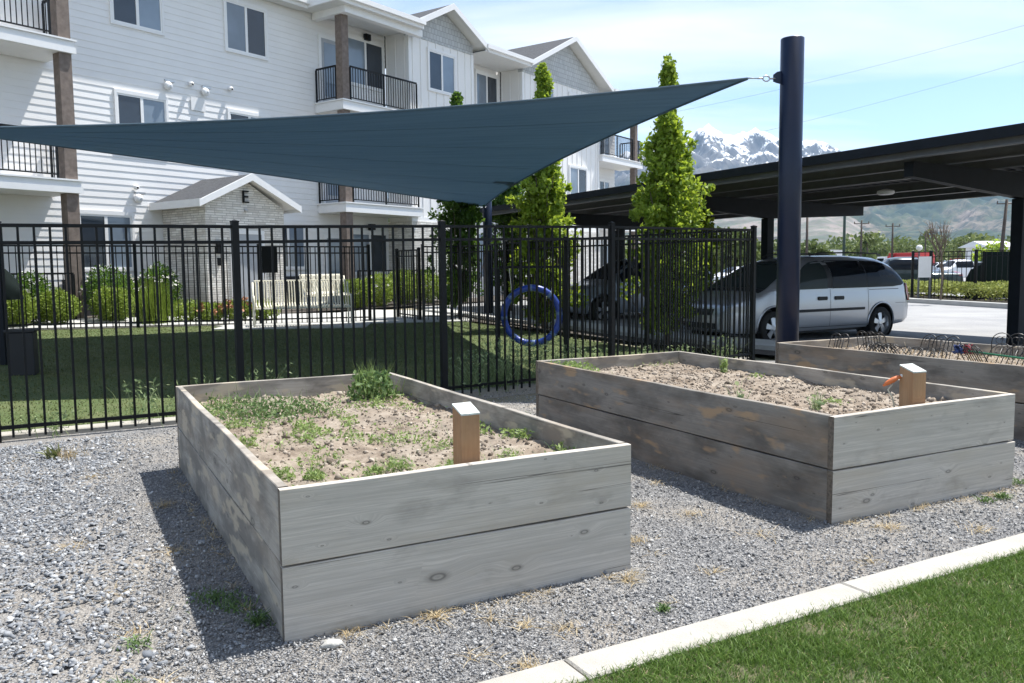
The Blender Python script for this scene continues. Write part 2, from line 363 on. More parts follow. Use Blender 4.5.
# dark mulch left of the park border
MAT['mulch'] = plain('dark_mulch', (.07, .06, .05), .95, var=.5, scale=40, bump=1, bscale=60)
polysheet('mulch_bed', [(-13, 1), (-5.0, 6.5), (-6.3, 9.8), (-10.5, 16.3), (-20, 12)], MAT['mulch'], .008)
def kerb_run(name, pts, w, h, mat, off=0, joint=1.5, label=None, side=1):
    """concrete strip following pts, with joints"""
    mb = MB()
    for (a, b) in zip(pts[:-1], pts[1:]):
        a = np.array(a, float); b = np.array(b, float); L = np.linalg.norm(b - a); d = (b - a) / L; nn = np.array([-d[1], d[0]]) * side
        k = max(1, int(round(L / joint)))
        for i in range(k):
            p = a + d * (L * i / k + .004); q = a + d * (L * (i + 1) / k - .004)
            c = [p, q, q + nn * w, p + nn * w]
            lo = [(x, y, float(gz(x, y)) - .08) for x, y in c]; e = .008
            c2 = [p + (d + nn) * e, q + (-d + nn) * e, q + nn * (w - e) - d * e, p + nn * (w - e) + d * e]
            m1 = [(x, y, float(gz(x, y)) + h - e) for x, y in c]; hi = [(x, y, float(gz(x, y)) + h) for x, y in c2]
            fs = [(0, 3, 2, 1)] + [(j, (j + 1) % 4, 4 + (j + 1) % 4, 4 + j) for j in range(4)] + [(4 + j, 4 + (j + 1) % 4, 8 + (j + 1) % 4, 8 + j) for j in range(4)] + [(8, 9, 10, 11)]
            mb.add(lo + m1 + hi, fs)
    o = mb.build(name, mat); o['kind'] = 'structure'; return o
kerb_run('mow_strip', [(-6.2, 5.78), (-.76, 9.33), (1.27, 10.70), (3.72, 12.84)], .16, .045, MAT['concrete'], joint=2.4)
kerb_run('park_border', [(-4.98, 6.75), (-5.55, 8.2), (-6.3, 9.9), (-7.6, 12.0)], .22, .03, MAT['concrete'], joint=1.2)
# front lawn edging: photo (500,683)-(1024,537) on its far side
ED = np.array([2.693 + .0534, 4.304 - 2.796]); ED /= np.linalg.norm(ED); EN = np.array([ED[1], -ED[0]])
E0 = np.array([-.0534, 2.796])
kerb_run('lawn_edging', [tuple(E0 - ED * 4.12), tuple(E0 + ED * 10.48)], .165, .028, MAT['concrete'], joint=1.46, side=-1)
s = NT('lawn_soil'); ln_ = s.noise(s.coord('Object'), 4, 5, .6); s.col(s.ramp(ln_, [(.35, (.04, .055, .02)), (.65, (.12, .11, .06))])); s.set(Roughness=1); MAT['lawn_soil'] = s.m
sheet('lawn_ground', [tuple(E0 - ED * 6 + EN * 6), tuple(E0 + ED * 12 + EN * 6), tuple(E0 + ED * 12 + EN * .15), tuple(E0 - ED * 6 + EN * .15)], MAT['lawn_soil'], .012, 20, 10)
# walks and pads round the park
sheet('back_walk', [(-13.4, 15.0), (-3.3, 20.3), (-4.1, 22.9), (-14.2, 17.2)], MAT['walk'], .035, 10, 4, edge=.05)
sheet('gate_walk', [(-6.4, 17.95), (-1.1, 20.3), (-.3, 24.0), (-4.2, 24.0)], MAT['walk'], .03, 8, 8, edge=.05)
SFd = np.array([.594, -.804]); SFn = np.array([.804, .594])
def side(a, w): p = np.array([-1.29, 20.75]) + SFd * a + SFn * w; return (float(p[0]), float(p[1]))
sheet('tree_bed', [side(-2, .05), side(10.4, .05), side(10.4, .72), side(-2, .72)], MAT['mulch'], .015, 14, 2)
sheet('side_walk', [side(-3, .72), side(14.5, .72), side(14.5, 1.75), side(-3, 1.75)], MAT['walk'], .09, 14, 2, edge=.14)
sheet('lot_walk', [(3.75, 12.0), (8.2, 7.9), (8.9, 8.7), (4.6, 12.65)], MAT['walk'], .03, 6, 3, edge=.06)
def asphalt():
    s = NT('asphalt'); v = s.coord('Object'); n = s.noise(v, 110, 4, .7); b = s.noise(v, .5, 6, .6)
    c = s.ramp(n, [(.3, (.17, .17, .175)), (.7, (.31, .31, .31))]); c = s.mix(c, (.36, .36, .35), s.ramp(b, [(.4, (0, 0, 0)), (.65, (.6, .6, .6))]))
    s.col(c); s.set(Roughness=.9); s.bump(n, .4, .006); return s.m
MAT['asphalt'] = asphalt()
sheet('parking_lot', [side(-16, 1.9), side(24, 1.9), (40, 20), (14, 60)], MAT['asphalt'], -.03, 20, 20)
KD = np.array([-.13, .991])
kerb_run('street_kerb', [(18.3, 14), (15.8, 33.1), (13.7, 49)], .3, .14, MAT['walk'], joint=3, side=-1)
sheet('verge', [(17.2, 24.5), (30, 22), (26, 60), (13.9, 50)], MAT['mulch'], .05, 10, 10)
sheet('far_lot', [(19.5, 30), (140, 30), (140, 150), (12, 150)], MAT['asphalt'], .06, 8, 8)

# ------------------------------------------------------------------ mountains (polar terrain)
def mountains():
    def layer(name, prof, Rr, r0, r1, na, nr, amp, mat, seed, base=0):
        us = np.linspace(-700, 1900, na); ang = np.arctan((us - 512) / 835.3)
        pz = np.interp(us, [p[0] for p in prof], [p[1] for p in prof])
        hor = 270 - .0101 * (us - 512)
        rr = np.linspace(0, 1, nr); rad = r0 + (r1 - r0) * rr
        A, K = np.meshgrid(ang, rad, indexing='ij')
        X = K * np.sin(A); Y = K * np.cos(A)
        Hh = (hor - pz) / 835.3 * Rr * np.cos(ang)          # ridge height at the ridge distance
        q = (K - r0) / (Rr - r0)
        shape = np.where(q <= 1, np.clip(q, 0, 1) ** 1.35, 1 - .5 * np.clip((q - 1) / .6, 0, 1))
        n = fbm(X / 900 + seed, Y / 900 + seed, 7, True); n2 = fbm(X / 260 + seed, Y / 260, 6, True); n3 = fbm(X / 75 + seed, Y / 75, 5, True)
        env = np.clip(q, 0, 1) * np.clip(1.75 - q, .10, 1)
        Z = Hh[:, None] * shape + amp * ((n - .66) * .85 + (n2 - .62) * .52 + (n3 - .6) * .2) * env * 1.5
        Z = np.maximum(Z, -3) + base
        G = np.stack([X, Y, Z], -1)
        idx = np.arange(na * nr).reshape(na, nr)
        F = np.stack([idx[:-1, :-1], idx[1:, :-1], idx[1:, 1:], idx[:-1, 1:]], -1).reshape(-1, 4)
        o = npmesh(name, G.reshape(-1, 3), [F[:, ::-1]], mat, smooth=True); o['kind'] = 'structure'; return o
    s = NT('mountain_rock_and_snow'); v = s.coord('Object'); g = s.n('ShaderNodeNewGeometry'); sp = s.n('ShaderNodeSeparateXYZ'); s.l(g.outputs['Position'], sp.inputs[0])
    sn = s.n('ShaderNodeSeparateXYZ'); s.l(g.outputs['Normal'], sn.inputs[0])
    n1 = s.noise(v, .004, 8, .62); n2 = s.noise(s.coord('Object', (1.3, 1.3, .45)), .022, 9, .72, .4); n3 = s.noise(v, .0015, 5, .5)
    veg = s.ramp(n1, [(.36, (.03, .05, .035)), (.48, (.07, .085, .05)), (.57, (.15, .13, .10)), (.68, (.26, .21, .18))])
    veg = s.mix(veg, (.025, .04, .035), s.ramp(n2, [(.44, (0, 0, 0)), (.58, (.8, .8, .8))]))
    rock = s.ramp(n2, [(.35, (.06, .065, .075)), (.65, (.17, .165, .16))])
    a = s.n('ShaderNodeMapRange'); a.inputs['From Min'].default_value = 330; a.inputs['From Max'].default_value = 480; s.l(sp.outputs[2], a.inputs['Value'])
    c = s.mix(veg, rock, a.outputs[0])
    # snow: height + noise
    m1 = s.n('ShaderNodeMath', operation='MULTIPLY'); s.l(n2, m1.inputs[0]); m1.inputs[1].default_value = 1150
    m1b = s.n('ShaderNodeMath', operation='MULTIPLY_ADD'); s.l(n1, m1b.inputs[0]); m1b.inputs[1].default_value = 600; s.l(m1.outputs[0], m1b.inputs[2])
    m2 = s.n('ShaderNodeMath', operation='ADD'); s.l(sp.outputs[2], m2.inputs[0]); s.l(m1b.outputs[0], m2.inputs[1])
    sl = s.n('ShaderNodeMath', operation='MULTIPLY_ADD'); s.l(sn.outputs[2], sl.inputs[0]); sl.inputs[1].default_value = 420; s.l(m2.outputs[0], sl.inputs[2])
    r = s.n('ShaderNodeMapRange'); r.inputs['From Min'].default_value = 1850; r.inputs['From Max'].default_value = 1925; s.l(sl.outputs[0], r.inputs['Value'])
    c = s.mix(c, (.85, .87, .9), r.outputs[0]); s.col(c); s.set(Roughness=.95)
    s.b.inputs['Specular IOR Level'].default_value = .1
    prof = [(-700, 235), (0, 225), (400, 205), (560, 182), (630, 164), (655, 164), (685, 148), (706, 138), (722, 146), (745, 152), (765, 152), (790, 159), (815, 157), (835, 162), (852, 165), (880, 170), (960, 172), (1100, 160), (1900, 210)]
    layer('mountain_range', prof, 5200, 1900, 7600, 620, 260, 330, s.m, 3.3)
    s = NT('foothill_ground'); v = s.coord('Object'); n1 = s.noise(v, .006, 7, .62); n2 = s.noise(v, .03, 6, .7)
    c = s.ramp(n1, [(.36, (.05, .06, .04)), (.5, (.12, .11, .085)), (.62, (.22, .18, .155))]); c = s.mix(c, (.06, .09, .04), s.ramp(n2, [(.5, (0, 0, 0)), (.65, (.8, .8, .8))]))
    s.col(c); s.set(Roughness=.95)
    prof = [(-700, 262), (500, 250), (620, 232), (700, 216), (780, 206), (822, 200), (842, 208), (862, 222), (885, 240), (905, 250), (950, 258), (1100, 262), (1900, 262)]
    layer('foothills', prof, 3200, 1500, 4300, 520, 120, 70, s.m, 8.1)
mountains()

# ------------------------------------------------------------------ apartment building (local x along the front, -y outwards)
def stone_mat():
    s = NT('ledge_stone'); tc = s.n('ShaderNodeTexCoord'); sp = s.n('ShaderNodeSeparateXYZ'); s.l(tc.outputs['Object'], sp.inputs[0])
    ad = s.n('ShaderNodeMath', operation='ADD'); s.l(sp.outputs[0], ad.inputs[0]); s.l(sp.outputs[1], ad.inputs[1])
    cb = s.n('ShaderNodeCombineXYZ'); s.l(ad.outputs[0], cb.inputs[0]); s.l(sp.outputs[2], cb.inputs[1])
    b = s.n('ShaderNodeTexBrick'); b.offset = .37; b.squash = .7; b.squash_frequency = 3
    b.inputs['Scale'].default_value = 1; b.inputs['Brick Width'].default_value = .34; b.inputs['Row Height'].default_value = .062; b.inputs['Mortar Size'].default_value = .006
    b.inputs['Color1'].default_value = (.60, .57, .52, 1); b.inputs['Color2'].default_value = (.84, .82, .77, 1); b.inputs['Mortar'].default_value = (.34, .32, .30, 1)
    s.l(cb.outputs[0], b.inputs['Vector']); n = s.noise(cb.outputs[0], 5, 5, .6)
    c = s.mix(b.outputs[0], (.52, .49, .45), s.ramp(n, [(.5, (0, 0, 0)), (.68, (.75, .75, .75))])); s.col(c); s.set(Roughness=.9)
    m = s.mix(b.outputs[0], n, .4); s.bump(m, 1, .04); return s.m
MAT['stone'] = stone_mat()
MAT['siding'] = plain('white_lap_siding', (.77, .765, .76), .55, var=.03, scale=1.2)
MAT['board'] = plain('white_board_siding', (.80, .79, .775), .55, var=.03, scale=1.2)
MAT['trim'] = plain('white_trim', (.78, .78, .78), .5, var=.02)
MAT['soffit'] = plain('white_soffit', (.68, .68, .66), .6, var=.03)
MAT['timber_post'] = plain('brown_timber_post', (.17, .135, .115), .8, var=.25, scale=9, bump=.3)
MAT['grey_door'] = plain('grey_door_paint', (.36, .38, .41), .5, var=.05)
def shake_mat():
    s = NT('grey_shingle_siding'); tc = s.n('ShaderNodeTexCoord'); sp = s.n('ShaderNodeSeparateXYZ'); s.l(tc.outputs['Object'], sp.inputs[0])
    cb = s.n('ShaderNodeCombineXYZ'); s.l(sp.outputs[0], cb.inputs[0]); s.l(sp.outputs[2], cb.inputs[1])
    b = s.n('ShaderNodeTexBrick'); b.offset = .5; b.inputs['Scale'].default_value = 1; b.inputs['Brick Width'].default_value = .17; b.inputs['Row Height'].default_value = .19; b.inputs['Mortar Size'].default_value = .008
    b.inputs['Color1'].default_value = (.42, .44, .45, 1); b.inputs['Color2'].default_value = (.50, .52, .53, 1); b.inputs['Mortar'].default_value = (.25, .26, .27, 1)
    s.l(cb.outputs[0], b.inputs['Vector']); s.col(b.outputs[0]); s.set(Roughness=.8); s.bump(b.outputs['Fac'], .5, .01).invert = True; return s.m
MAT['shake'] = shake_mat()
def roof_mat():
    s = NT('asphalt_shingles'); v = s.coord('Object'); n = s.noise(v, 14, 4, .7); n2 = s.noise(s.coord('Object', (1, 1, 9)), 3, 3)
    c = s.ramp(n, [(.35, (.03, .033, .038)), (.65, (.085, .09, .10))]); c = s.mix(c, (.05, .052, .06), s.ramp(n2, [(.4, (0, 0, 0)), (.6, (.5, .5, .5))])); s.col(c); s.set(Roughness=.95); s.bump(n, .5, .02); return s.m
MAT['roof'] = roof_mat()
def glass_mat(name, c, rough=.06):
    s = NT(name); v = s.coord('Object'); n = s.noise(v, .6, 3); s.col(s.ramp(n, [(.35, tuple(x * .75 for x in c)), (.65, tuple(x * 1.2 for x in c))])); s.set(Roughness=rough, IOR=1.5); s.b.inputs['Specular IOR Level'].default_value = .7 if 'window_glass' in name else .14; return s.m
MAT['glass_dark'] = glass_mat('dark_window_glass', (.035, .045, .06))
MAT['glass_blind'] = glass_mat('window_glass_over_blind', (.20, .25, .31))
MAT['vinyl'] = plain('window_frame_vinyl', (.8, .8, .8), .4, var=.02)
FL = [.42, 3.6, 6.75]      # floor levels
bld = empty('apartment_building', (BO[0], BO[1], 0), PHI)
tag(bld, 'three storey white sided apartment building with balconies and gables behind the fence', 'building')
def lap_wall(s0, s1, t, z0, z1, lap=.172):
    mb = MB(); n = int(math.ceil((z1 - z0) / lap))
    for i in range(n):
        a = z0 + i * lap; b = min(z1, a + lap); y = -t
        mb.add([(s0, y - .016, a), (s1, y - .016, a), (s1, y - .004, b), (s0, y - .004, b), (s0, y + .05, a), (s1, y + .05, a)], [(0, 1, 2, 3), (0, 4, 5, 1)])
    mb.box(s0, s1, -t + .002, -t + .2, z0, z1)
    return mb
lap_wall(-15, 3.22, -1.3, .1, 9.74).build('lap_siding_wall', MAT['siding'], bld)
lap_wall(6.77, 9.98, -1.3, .1, 9.74).build('lap_siding_wall', MAT['siding'], bld)
lap_wall(16.22, 19.8, -1.3, .1, 9.74).build('lap_siding_wall', MAT['siding'], bld)
mb = MB(); mb.box(19.6, 19.82, 1.36, 12, .1, 9.62); mb.build('end_wall', MAT['siding'], bld)
def bay(s0, s1, t, apex, cz, cs, eav):
    mb = MB(); y0, y1 = -t, 1.25
    mb.box(s0, s1, y0, y1, 3.15, 9.40); mb.box(s0 + .001, s1 - .001, y0 + .2, y1, 9.40, 9.62)
    k = s0 + .2
    while k < s1:
        mb.box(k - .02, k + .02, y0 - .02, y0, 3.2, 9.40); k += .41
    k = y0 + .2
    while k < y1:
        mb.box(s0 - .02, s0, k - .02, k + .02, 3.2, 9.40); k += .41
    mb.build('board_siding_wall', MAT['board'], bld)
    mb = MB(); mb.box(s0 - .06, s1 + .06, y0 - .06, y1, .1, 3.15); mb.build('stone_base', MAT['stone'], bld)
    mb = MB(); mb.box(s0 - .03, s0 + .1, y0 - .03, y0 + .1, 3.2, 9.4); mb.box(s1 - .1, s1 + .03, y0 - .03, y0 + .1, 3.2, 9.4); mb.box(s0 - .02, s1 + .02, y0 - .035, y0, 3.15, 3.3); mb.build('corner_trim', MAT['trim'], bld)
    sl = (apex - eav) / (cs[1] - cs[0])
    mb = MB(); g = [(s0, 9.4), (s1, 9.4), (s1, min(9.75, apex - sl * abs(s1 - cs[0]) - .12)), (cs[0], apex - .16), (s0, min(9.75, apex - sl * abs(s0 - cs[0]) - .12))]
    mb.prism(g, 'y', y0 - .025, y0 + .2); mb.build('gable_wall', MAT['shake'], bld)
    # gable roof: two slopes, rake boards, soffit
    hw = cs[1] - cs[0]; yf = -.32; yb = 7.0; rf = MB(); th = .06
    for sg in (-1, 1):
        a = (cs[0], apex); b = (cs[0] + sg * hw, eav)
        rf.add([(a[0], yf, a[1]), (b[0], yf, b[1]), (b[0], yb, b[1]), (a[0], yb, a[1]), (a[0], yf, a[1] - th), (b[0], yf, b[1] - th), (b[0], yb, b[1] - th), (a[0], yb, a[1] - th)],
               [(0, 1, 2, 3), (4, 7, 6, 5), (0, 4, 5, 1), (1, 5, 6, 2), (2, 6, 7, 3)])
    rfo = rf.build('gable_roof', MAT['roof'], bld)
    rk = MB(); sf = MB()
    for sg in (-1, 1):
        a = (cs[0], apex - .004); b = (cs[0] + sg * (hw + .02), eav - .004); d = .19
        rk.add([(a[0], yf - .04, a[1] + .02), (b[0], yf - .04, b[1] + .02), (b[0], yf - .04, b[1] - d), (a[0], yf - .04, a[1] - d), (a[0], yf - .003, a[1] + .02), (b[0], yf - .003, b[1] + .02), (b[0], yf - .003, b[1] - d), (a[0], yf - .003, a[1] - d)],
               [(0, 1, 2, 3), (4, 7, 6, 5), (0, 4, 5, 1), (2, 6, 7, 3), (1, 5, 6, 2)])
        sf.add([(a[0], yf, a[1] - .1), (b[0], yf, b[1] - .1), (b[0], 1.2, b[1] - .1), (a[0], 1.2, a[1] - .1)], [(0, 1, 2, 3)])
    rk.build('rake_board', MAT['trim'], rfo); sf.build('soffit', MAT['soffit'], rfo)
bay(3.24, 6.75, -.2, 10.75, 0, (5.05, 7.05), 9.72)
bay(10.0, 16.2, -.2, 11.42, 0, (13.35, 16.75), 9.74)
# main roof and eaves
def roof_piece(s0, s1, tf, z, mbR, mbT, mbS, back=7.5, sl=.25, sy=1.25):
    yf = -tf; mbR.add([(s0, yf, z), (s1, yf, z), (s1, yf + back, z + back * sl), (s0, yf + back, z + back * sl), (s0, yf + 2 * back, z), (s1, yf + 2 * back, z)], [(0, 1, 2, 3), (3, 2, 5, 4)])
    mbT.box(s0, s1, yf - .11, yf - .002, z - .13, z + .02)                 # gutter
    mbT.box(s0, s1, yf, yf + .03, z - .24, z - .005)             # fascia
    mbS.box(s0 + .002, s1 - .002, yf + .032, sy, z - .235, z - .21)
for args, kw in (((-15, -.55, -.85, 9.70), {}), ((-.5, 3.35, .42, 9.74), dict(back=8.77)), ((6.95, 10.0, .3, 9.76), dict(back=8.6)), ((16.75, 20.3, .3, 9.76), dict(back=8.6))):
    a, b, c = MB(), MB(), MB(); roof_piece(*args, a, b, c, **kw); mr = a.build('main_roof', MAT['roof'], bld); b.build('gutter', MAT['trim'], mr); c.build('soffit', MAT['soffit'], mr)
mb = MB(); mb.box(-.55, -.49, -.42, .85, 9.5, 9.76); mb.box(-.55, -.50, .85, 1.3, 9.5, 9.9); mb.build('fascia', MAT['trim'], bld)
# beams under the balcony roofs
mb = MB(); mb.box(-.05, 3.5, -.22, .0, 9.30, 9.52); mb.box(-.05, .17, 0, 1.25, 9.30, 9.52); mb.build('beam', MAT['trim'], bld)
mb = MB(); mb.box(16.25, 20.0, -.22, .0, 9.30, 9.52); mb.build('beam', MAT['trim'], bld)
def window(s0, s1, z0, z1, t, name='window', swap=False, door=False):
    y = -t - .02; fr = MB(); w = .065
    fr.box(s0 - w, s1 + w, y - .035, y + .03, z1, z1 + w + .03); fr.box(s0 - w, s1 + w, y - .035, y + .03, z0 - w, z0)
    fr.box(s0 - w, s0, y - .035, y + .03, z0, z1); fr.box(s1, s1 + w, y - .035, y + .03, z0, z1)
    f = fr.build(name, MAT['trim'], bld)
    m = (s0 + s1) / 2; sa = MB()
    for (p, q) in ((s0, m), (m, s1)):
        sa.box(p, q, y - .02, y + .01, z1 - .045, z1); sa.box(p, q, y - .02, y + .01, z0, z0 + .045); sa.box(p, p + .04, y - .02, y + .01, z0 + .045, z1 - .045); sa.box(q - .04, q, y - .02, y + .01, z0 + .045, z1 - .045)
    sa.build('frame', MAT['vinyl'], f)
    for i, (p, q) in enumerate(((s0, m), (m, s1))):
        g = MB(); g.box(p + .04, q - .04, y - .003 - .0 * i, y + .005, z0 + .045, z1 - .045)
        g.build('pane', MAT['glass_dark'] if (i == 0) != swap else MAT['glass_blind'], f)
    return f
for z in (7.78, 4.66, 1.56):
    s0 = -6.58 if z > 3 else -7.7
    window(s0, s0 + 1.36, z, z + 1.36, -1.3); window(-3.22 if z > 3 else -1.9, -1.84 if z > 3 else -.6, z, z + 1.36, -1.3, swap=z > 7)
    window(-10.9, -9.9, z - .9, z + 1.3, -1.3, 'patio_door', swap=z > 7)
for k, z in enumerate(FL):
    # door and slider behind the middle balcony
    fr = MB(); y = 1.3 - .02; fr.box(.2, .3, y - .04, y + .03, z, z + 2.2); fr.box(1.1, 1.2, y - .04, y + .03, z, z + 2.2); fr.box(.3, 1.1, y - .04, y + .03, z + 2.1, z + 2.2)
    d = fr.build('door', MAT['trim'], bld); g = MB(); g.box(.3, 1.1, y - .02, y + .02, z, z + 2.1); g.build('door_leaf', MAT['grey_door'], d)
    g = MB(); g.box(.42, .98, y - .025, y - .021, z + .3, z + 1.98); g.build('pane', MAT['glass_blind'], d)
    window(1.45, 3.1, z + .95 if k == 0 else z + .9, z + 2.4 if k else z + 2.3, -1.3, 'window', swap=True)
    lm = MB(); lm.box(2.2, 2.42, 1.13, 1.27, z + 2.42, z + 2.62); lm.build('wall_light', MAT['black_metal'], bld)
    # bay and recess windows
    if k: window(4.25, 5.66, z + 1.02, z + 2.35, -.2); window(13.62, 15.05, z + 1.0, z + 2.35, -.2, swap=True); window(11.0, 12.3, z + 1.0, z + 2.35, -.2)
    window(8.35, 9.75, z + .7, z + 2.5, -1.3, swap=True); window(18.2, 19.2, z + .2, z + 2.2, -1.3)
def balcony(s0, s1, z, tf, tb=-1.3, left=True, right=False, posts=(), gaps=()):
    mb = MB(); mb.box(s0, s1, -tf, -tb - .03, z - .30, z - .04); 
    sl = mb.build('balcony', MAT['trim'], bld)
    tr = MB(); tr.box(s0 - .05, s1 + .05, -tf - .05, -tb - .03, z - .037, z); tr.box(s0 - .03, s1 + .03, -tf - .03, -tf - .002, z - .31, z - .17); tr.build('ledge_trim', MAT['trim'], sl)
    sf = MB(); sf.box(s0 + .03, s1 - .03, -tf + .03, -tb - .03, z - .315, z - .303); sf.build('soffit', MAT['soffit'], sl)
    def rail(p, q):
        m = MB(); p = np.array(p); q = np.array(q); L = np.linalg.norm(q - p); d = (q - p) / L; ang = math.atan2(d[1], d[0])
        T = Matrix.Translation((p[0], p[1], z)) @ Matrix.Rotation(ang, 4, 'Z')
        m.box(0, L, -.022, .022, 1.02, 1.07, T); m.box(0, L, -.015, .015, .08, .11, T)
        n = max(2, int(round(L / .115)))
        for i in range(n + 1):
            w = .022 if i in (0, n) or (L > 2.4 and i == n // 2) else .009; x = L * i / n
            m.box(x - w, x + w, -w, w, 0.0 if w > .01 else .11, 1.02, T)
        m.build('railing', MAT['black_metal'], sl)
    yf = -tf + .06
    for (p, q) in gaps: rail((p, yf), (q, yf))
    if left: rail((s0 + .06, -tb - .05), (s0 + .06, yf + .3))
    if right: rail((s1 - .06, yf + .1), (s1 - .06, -tb - .1))
    return sl
for z in FL[1:]:
    balcony(-12.8, -8.26, z, 0, gaps=((-12.7, -8.75),), left=False, right=True)
    balcony(.0, 3.55, z, 0, gaps=((.38, 3.45),), left=True)
    balcony(16.24, 20.3, z, .0, gaps=((16.3, 19.4), (19.9, 20.25)), left=False, right=True)
for s in (-8.45, .18, 19.75):
    for i, z in enumerate(FL):
        zt = (FL[i + 1] - .32) if i < 2 else 9.32 if s > -1 else 9.5
        mb = MB(); mb.box(s - .14, s + .14, .04, .32, (z if i else .1) + .001, zt)
        mb.build('timber_post', MAT['timber_post'], bld)
# ground floor patio railings
for (p, q) in ((-12.7, -8.62), (.32, 3.9)):
    m = MB(); z = .38; n = int((q - p) / .115); yy = -.12
    m.box(p, q, yy - .02, yy + .02, z + 1.05, z + 1.09); m.box(p, q, yy - .015, yy + .015, z + .1, z + .13)
    for i in range(n + 1):
        w = .022 if i in (0, n, n // 2) else .009; x = p + (q - p) * i / n; m.box(x - w, x + w, yy - w, yy + w, z - .2 if w > .01 else z + .13, z + 1.05)
    m.build('patio_railing', MAT['black_metal'], bld)
# wall boxes: alarms, cameras, hatch
def wall_gadget(s, z, kind):
    y = 1.3 - .03
    if kind == 'bell':
        m = MB(); m.lathe([(.02, .0), (.10, -.03), (.115, -.08), (.09, -.13), (.03, -.14)], (s, y, z), 'y', 16); o = m.build('alarm_bell', MAT['trim'], bld, smooth=True)
        m = MB(); m.box(s - .06, s + .22, y - .03, y, z + .12, z + .17); m.lathe([(.035, -.145), (.03, -.16)], (s + .03, y, z - .02), 'y', 10); m.build('bracket', MAT['galv'], o)
    else:
        m = MB(); m.lathe([(.05, 0), (.065, -.05), (.06, -.11), (.02, -.14)], (s, y, z), 'y', 14); o = m.build('security_camera', MAT['trim'], bld, smooth=True); m = MB(); m.lathe([(.03, -.141), (.02, -.15)], (s, y, z - .01), 'y', 10); m.build('lens', MAT['black_metal'], o)
wall_gadget(-5.16, 6.42, 'bell'); wall_gadget(-4.46, 6.58, 'camera'); wall_gadget(-4.03, 6.44, 'bell'); wall_gadget(-3.19, 6.66, 'camera'); wall_gadget(-6.15, 3.38, 'bell'); wall_gadget(-6.2, 3.66, 'camera')
m = MB(); m.box(-4.45, -4.0, 1.26, 1.275, 5.9, 6.25); m.build('wall_hatch', MAT['siding'], bld)
# entry porch with stone walls, letter E
def entry():
    s0, s1, tf = -5.45, -2.95, .62; c = (s0 + s1) / 2
    mb = MB(); g = [(s0, .1), (s1, .1), (s1, 3.16), (c, 3.86), (s0, 3.16)]
    mb.prism(g, 'y', -tf, 1.28); e = mb.build('entry_porch', MAT['stone'], bld)
    rf = MB(); ap = 4.02; ez = 3.27; hw = 1.56; yf = -tf - .28; yb = 1.27
    for sg in (-1, 1):
        b = c + sg * hw
        rf.add([(c, yf, ap), (b, yf, ez), (b, yb, ez), (c, yb, ap), (c, yf, ap - .05), (b, yf, ez - .05), (b, yb, ez - .05), (c, yb, ap - .05)], [(0, 1, 2, 3), (4, 7, 6, 5), (0, 4, 5, 1), (1, 5, 6, 2)])
    rf.build('roof', MAT['roof'], e)
    rk = MB()
    for sg in (-1, 1):
        b = c + sg * (hw + .03)
        rk.add([(c, yf - .05, ap + .02), (b, yf - .05, ez + .0), (b, yf - .05, ez - .17), (c, yf - .05, ap - .17), (c, yf - .003, ap + .02), (b, yf - .003, ez), (b, yf - .003, ez - .17), (c, yf - .003, ap - .17)], [(0, 1, 2, 3), (4, 7, 6, 5), (0, 4, 5, 1), (2, 6, 7, 3), (1, 5, 6, 2)])
        x0, x1 = sorted((b, b + sg * .03)); rk.box(x0, x1, yf - .05, yb, ez - .18, ez + .012)
        rk.add([(c, yf, ap - .09), (b, yf, ez - .09), (b, yb, ez - .09), (c, yb, ap - .09)], [(0, 1, 2, 3)])
    rk.build('rake_board', MAT['trim'], e)
    # the letter E
    m = MB(); y = -tf - .06; x = c - .02; z = 3.28
    m.box(x - .09, x - .055, y, y + .055, z, z + .32)
    for q in (0, .143, .285): m.box(x - .055, x + (.09 if q != .143 else .07), y, y + .055, z + q, z + q + .035)
    m.build('letter', MAT['black_metal'], e)
    m = MB(); m.lathe([(.045, 0), (.045, -.05), (.02, -.07)], (x, -tf, 3.08), 'y', 12); m.build('door_light', MAT['galv'], e)
    d = MB(); d.box(c - .55, c - .47, -tf - .03, -tf + .01, .3, 2.55); d.box(c + .47, c + .55, -tf - .03, -tf + .01, .3, 2.55); d.box(c - .47, c + .47, -tf - .03, -tf + .01, 2.45, 2.55); do = d.build('entry_door', MAT['trim'], e)
    d = MB(); d.box(c - .47, c + .47, -tf - .015, -tf + .01, .3, 2.45); d.build('door_leaf', MAT['grey_door'], e)
    m = MB(); m.box(c - .98, c - .83, -tf - .09, -tf - .001, 1.95, 2.25); m.box(c - .95, c - .87, -tf - .05, -tf - .001, 1.62, 1.82); m.build('intercom', MAT['black_metal'], e)
    MAT['dark_base'] = plain('dark_base', (.03, .03, .035), .6)
    for (a_, b_) in ((-8.2, s0 - .08), (s1 + .1, -.9)): m = MB(); m.box(a_, b_, 1.1, 1.27, .3, 1.3); m.build('dark_base_panel', MAT['dark_base'], bld)
entry()

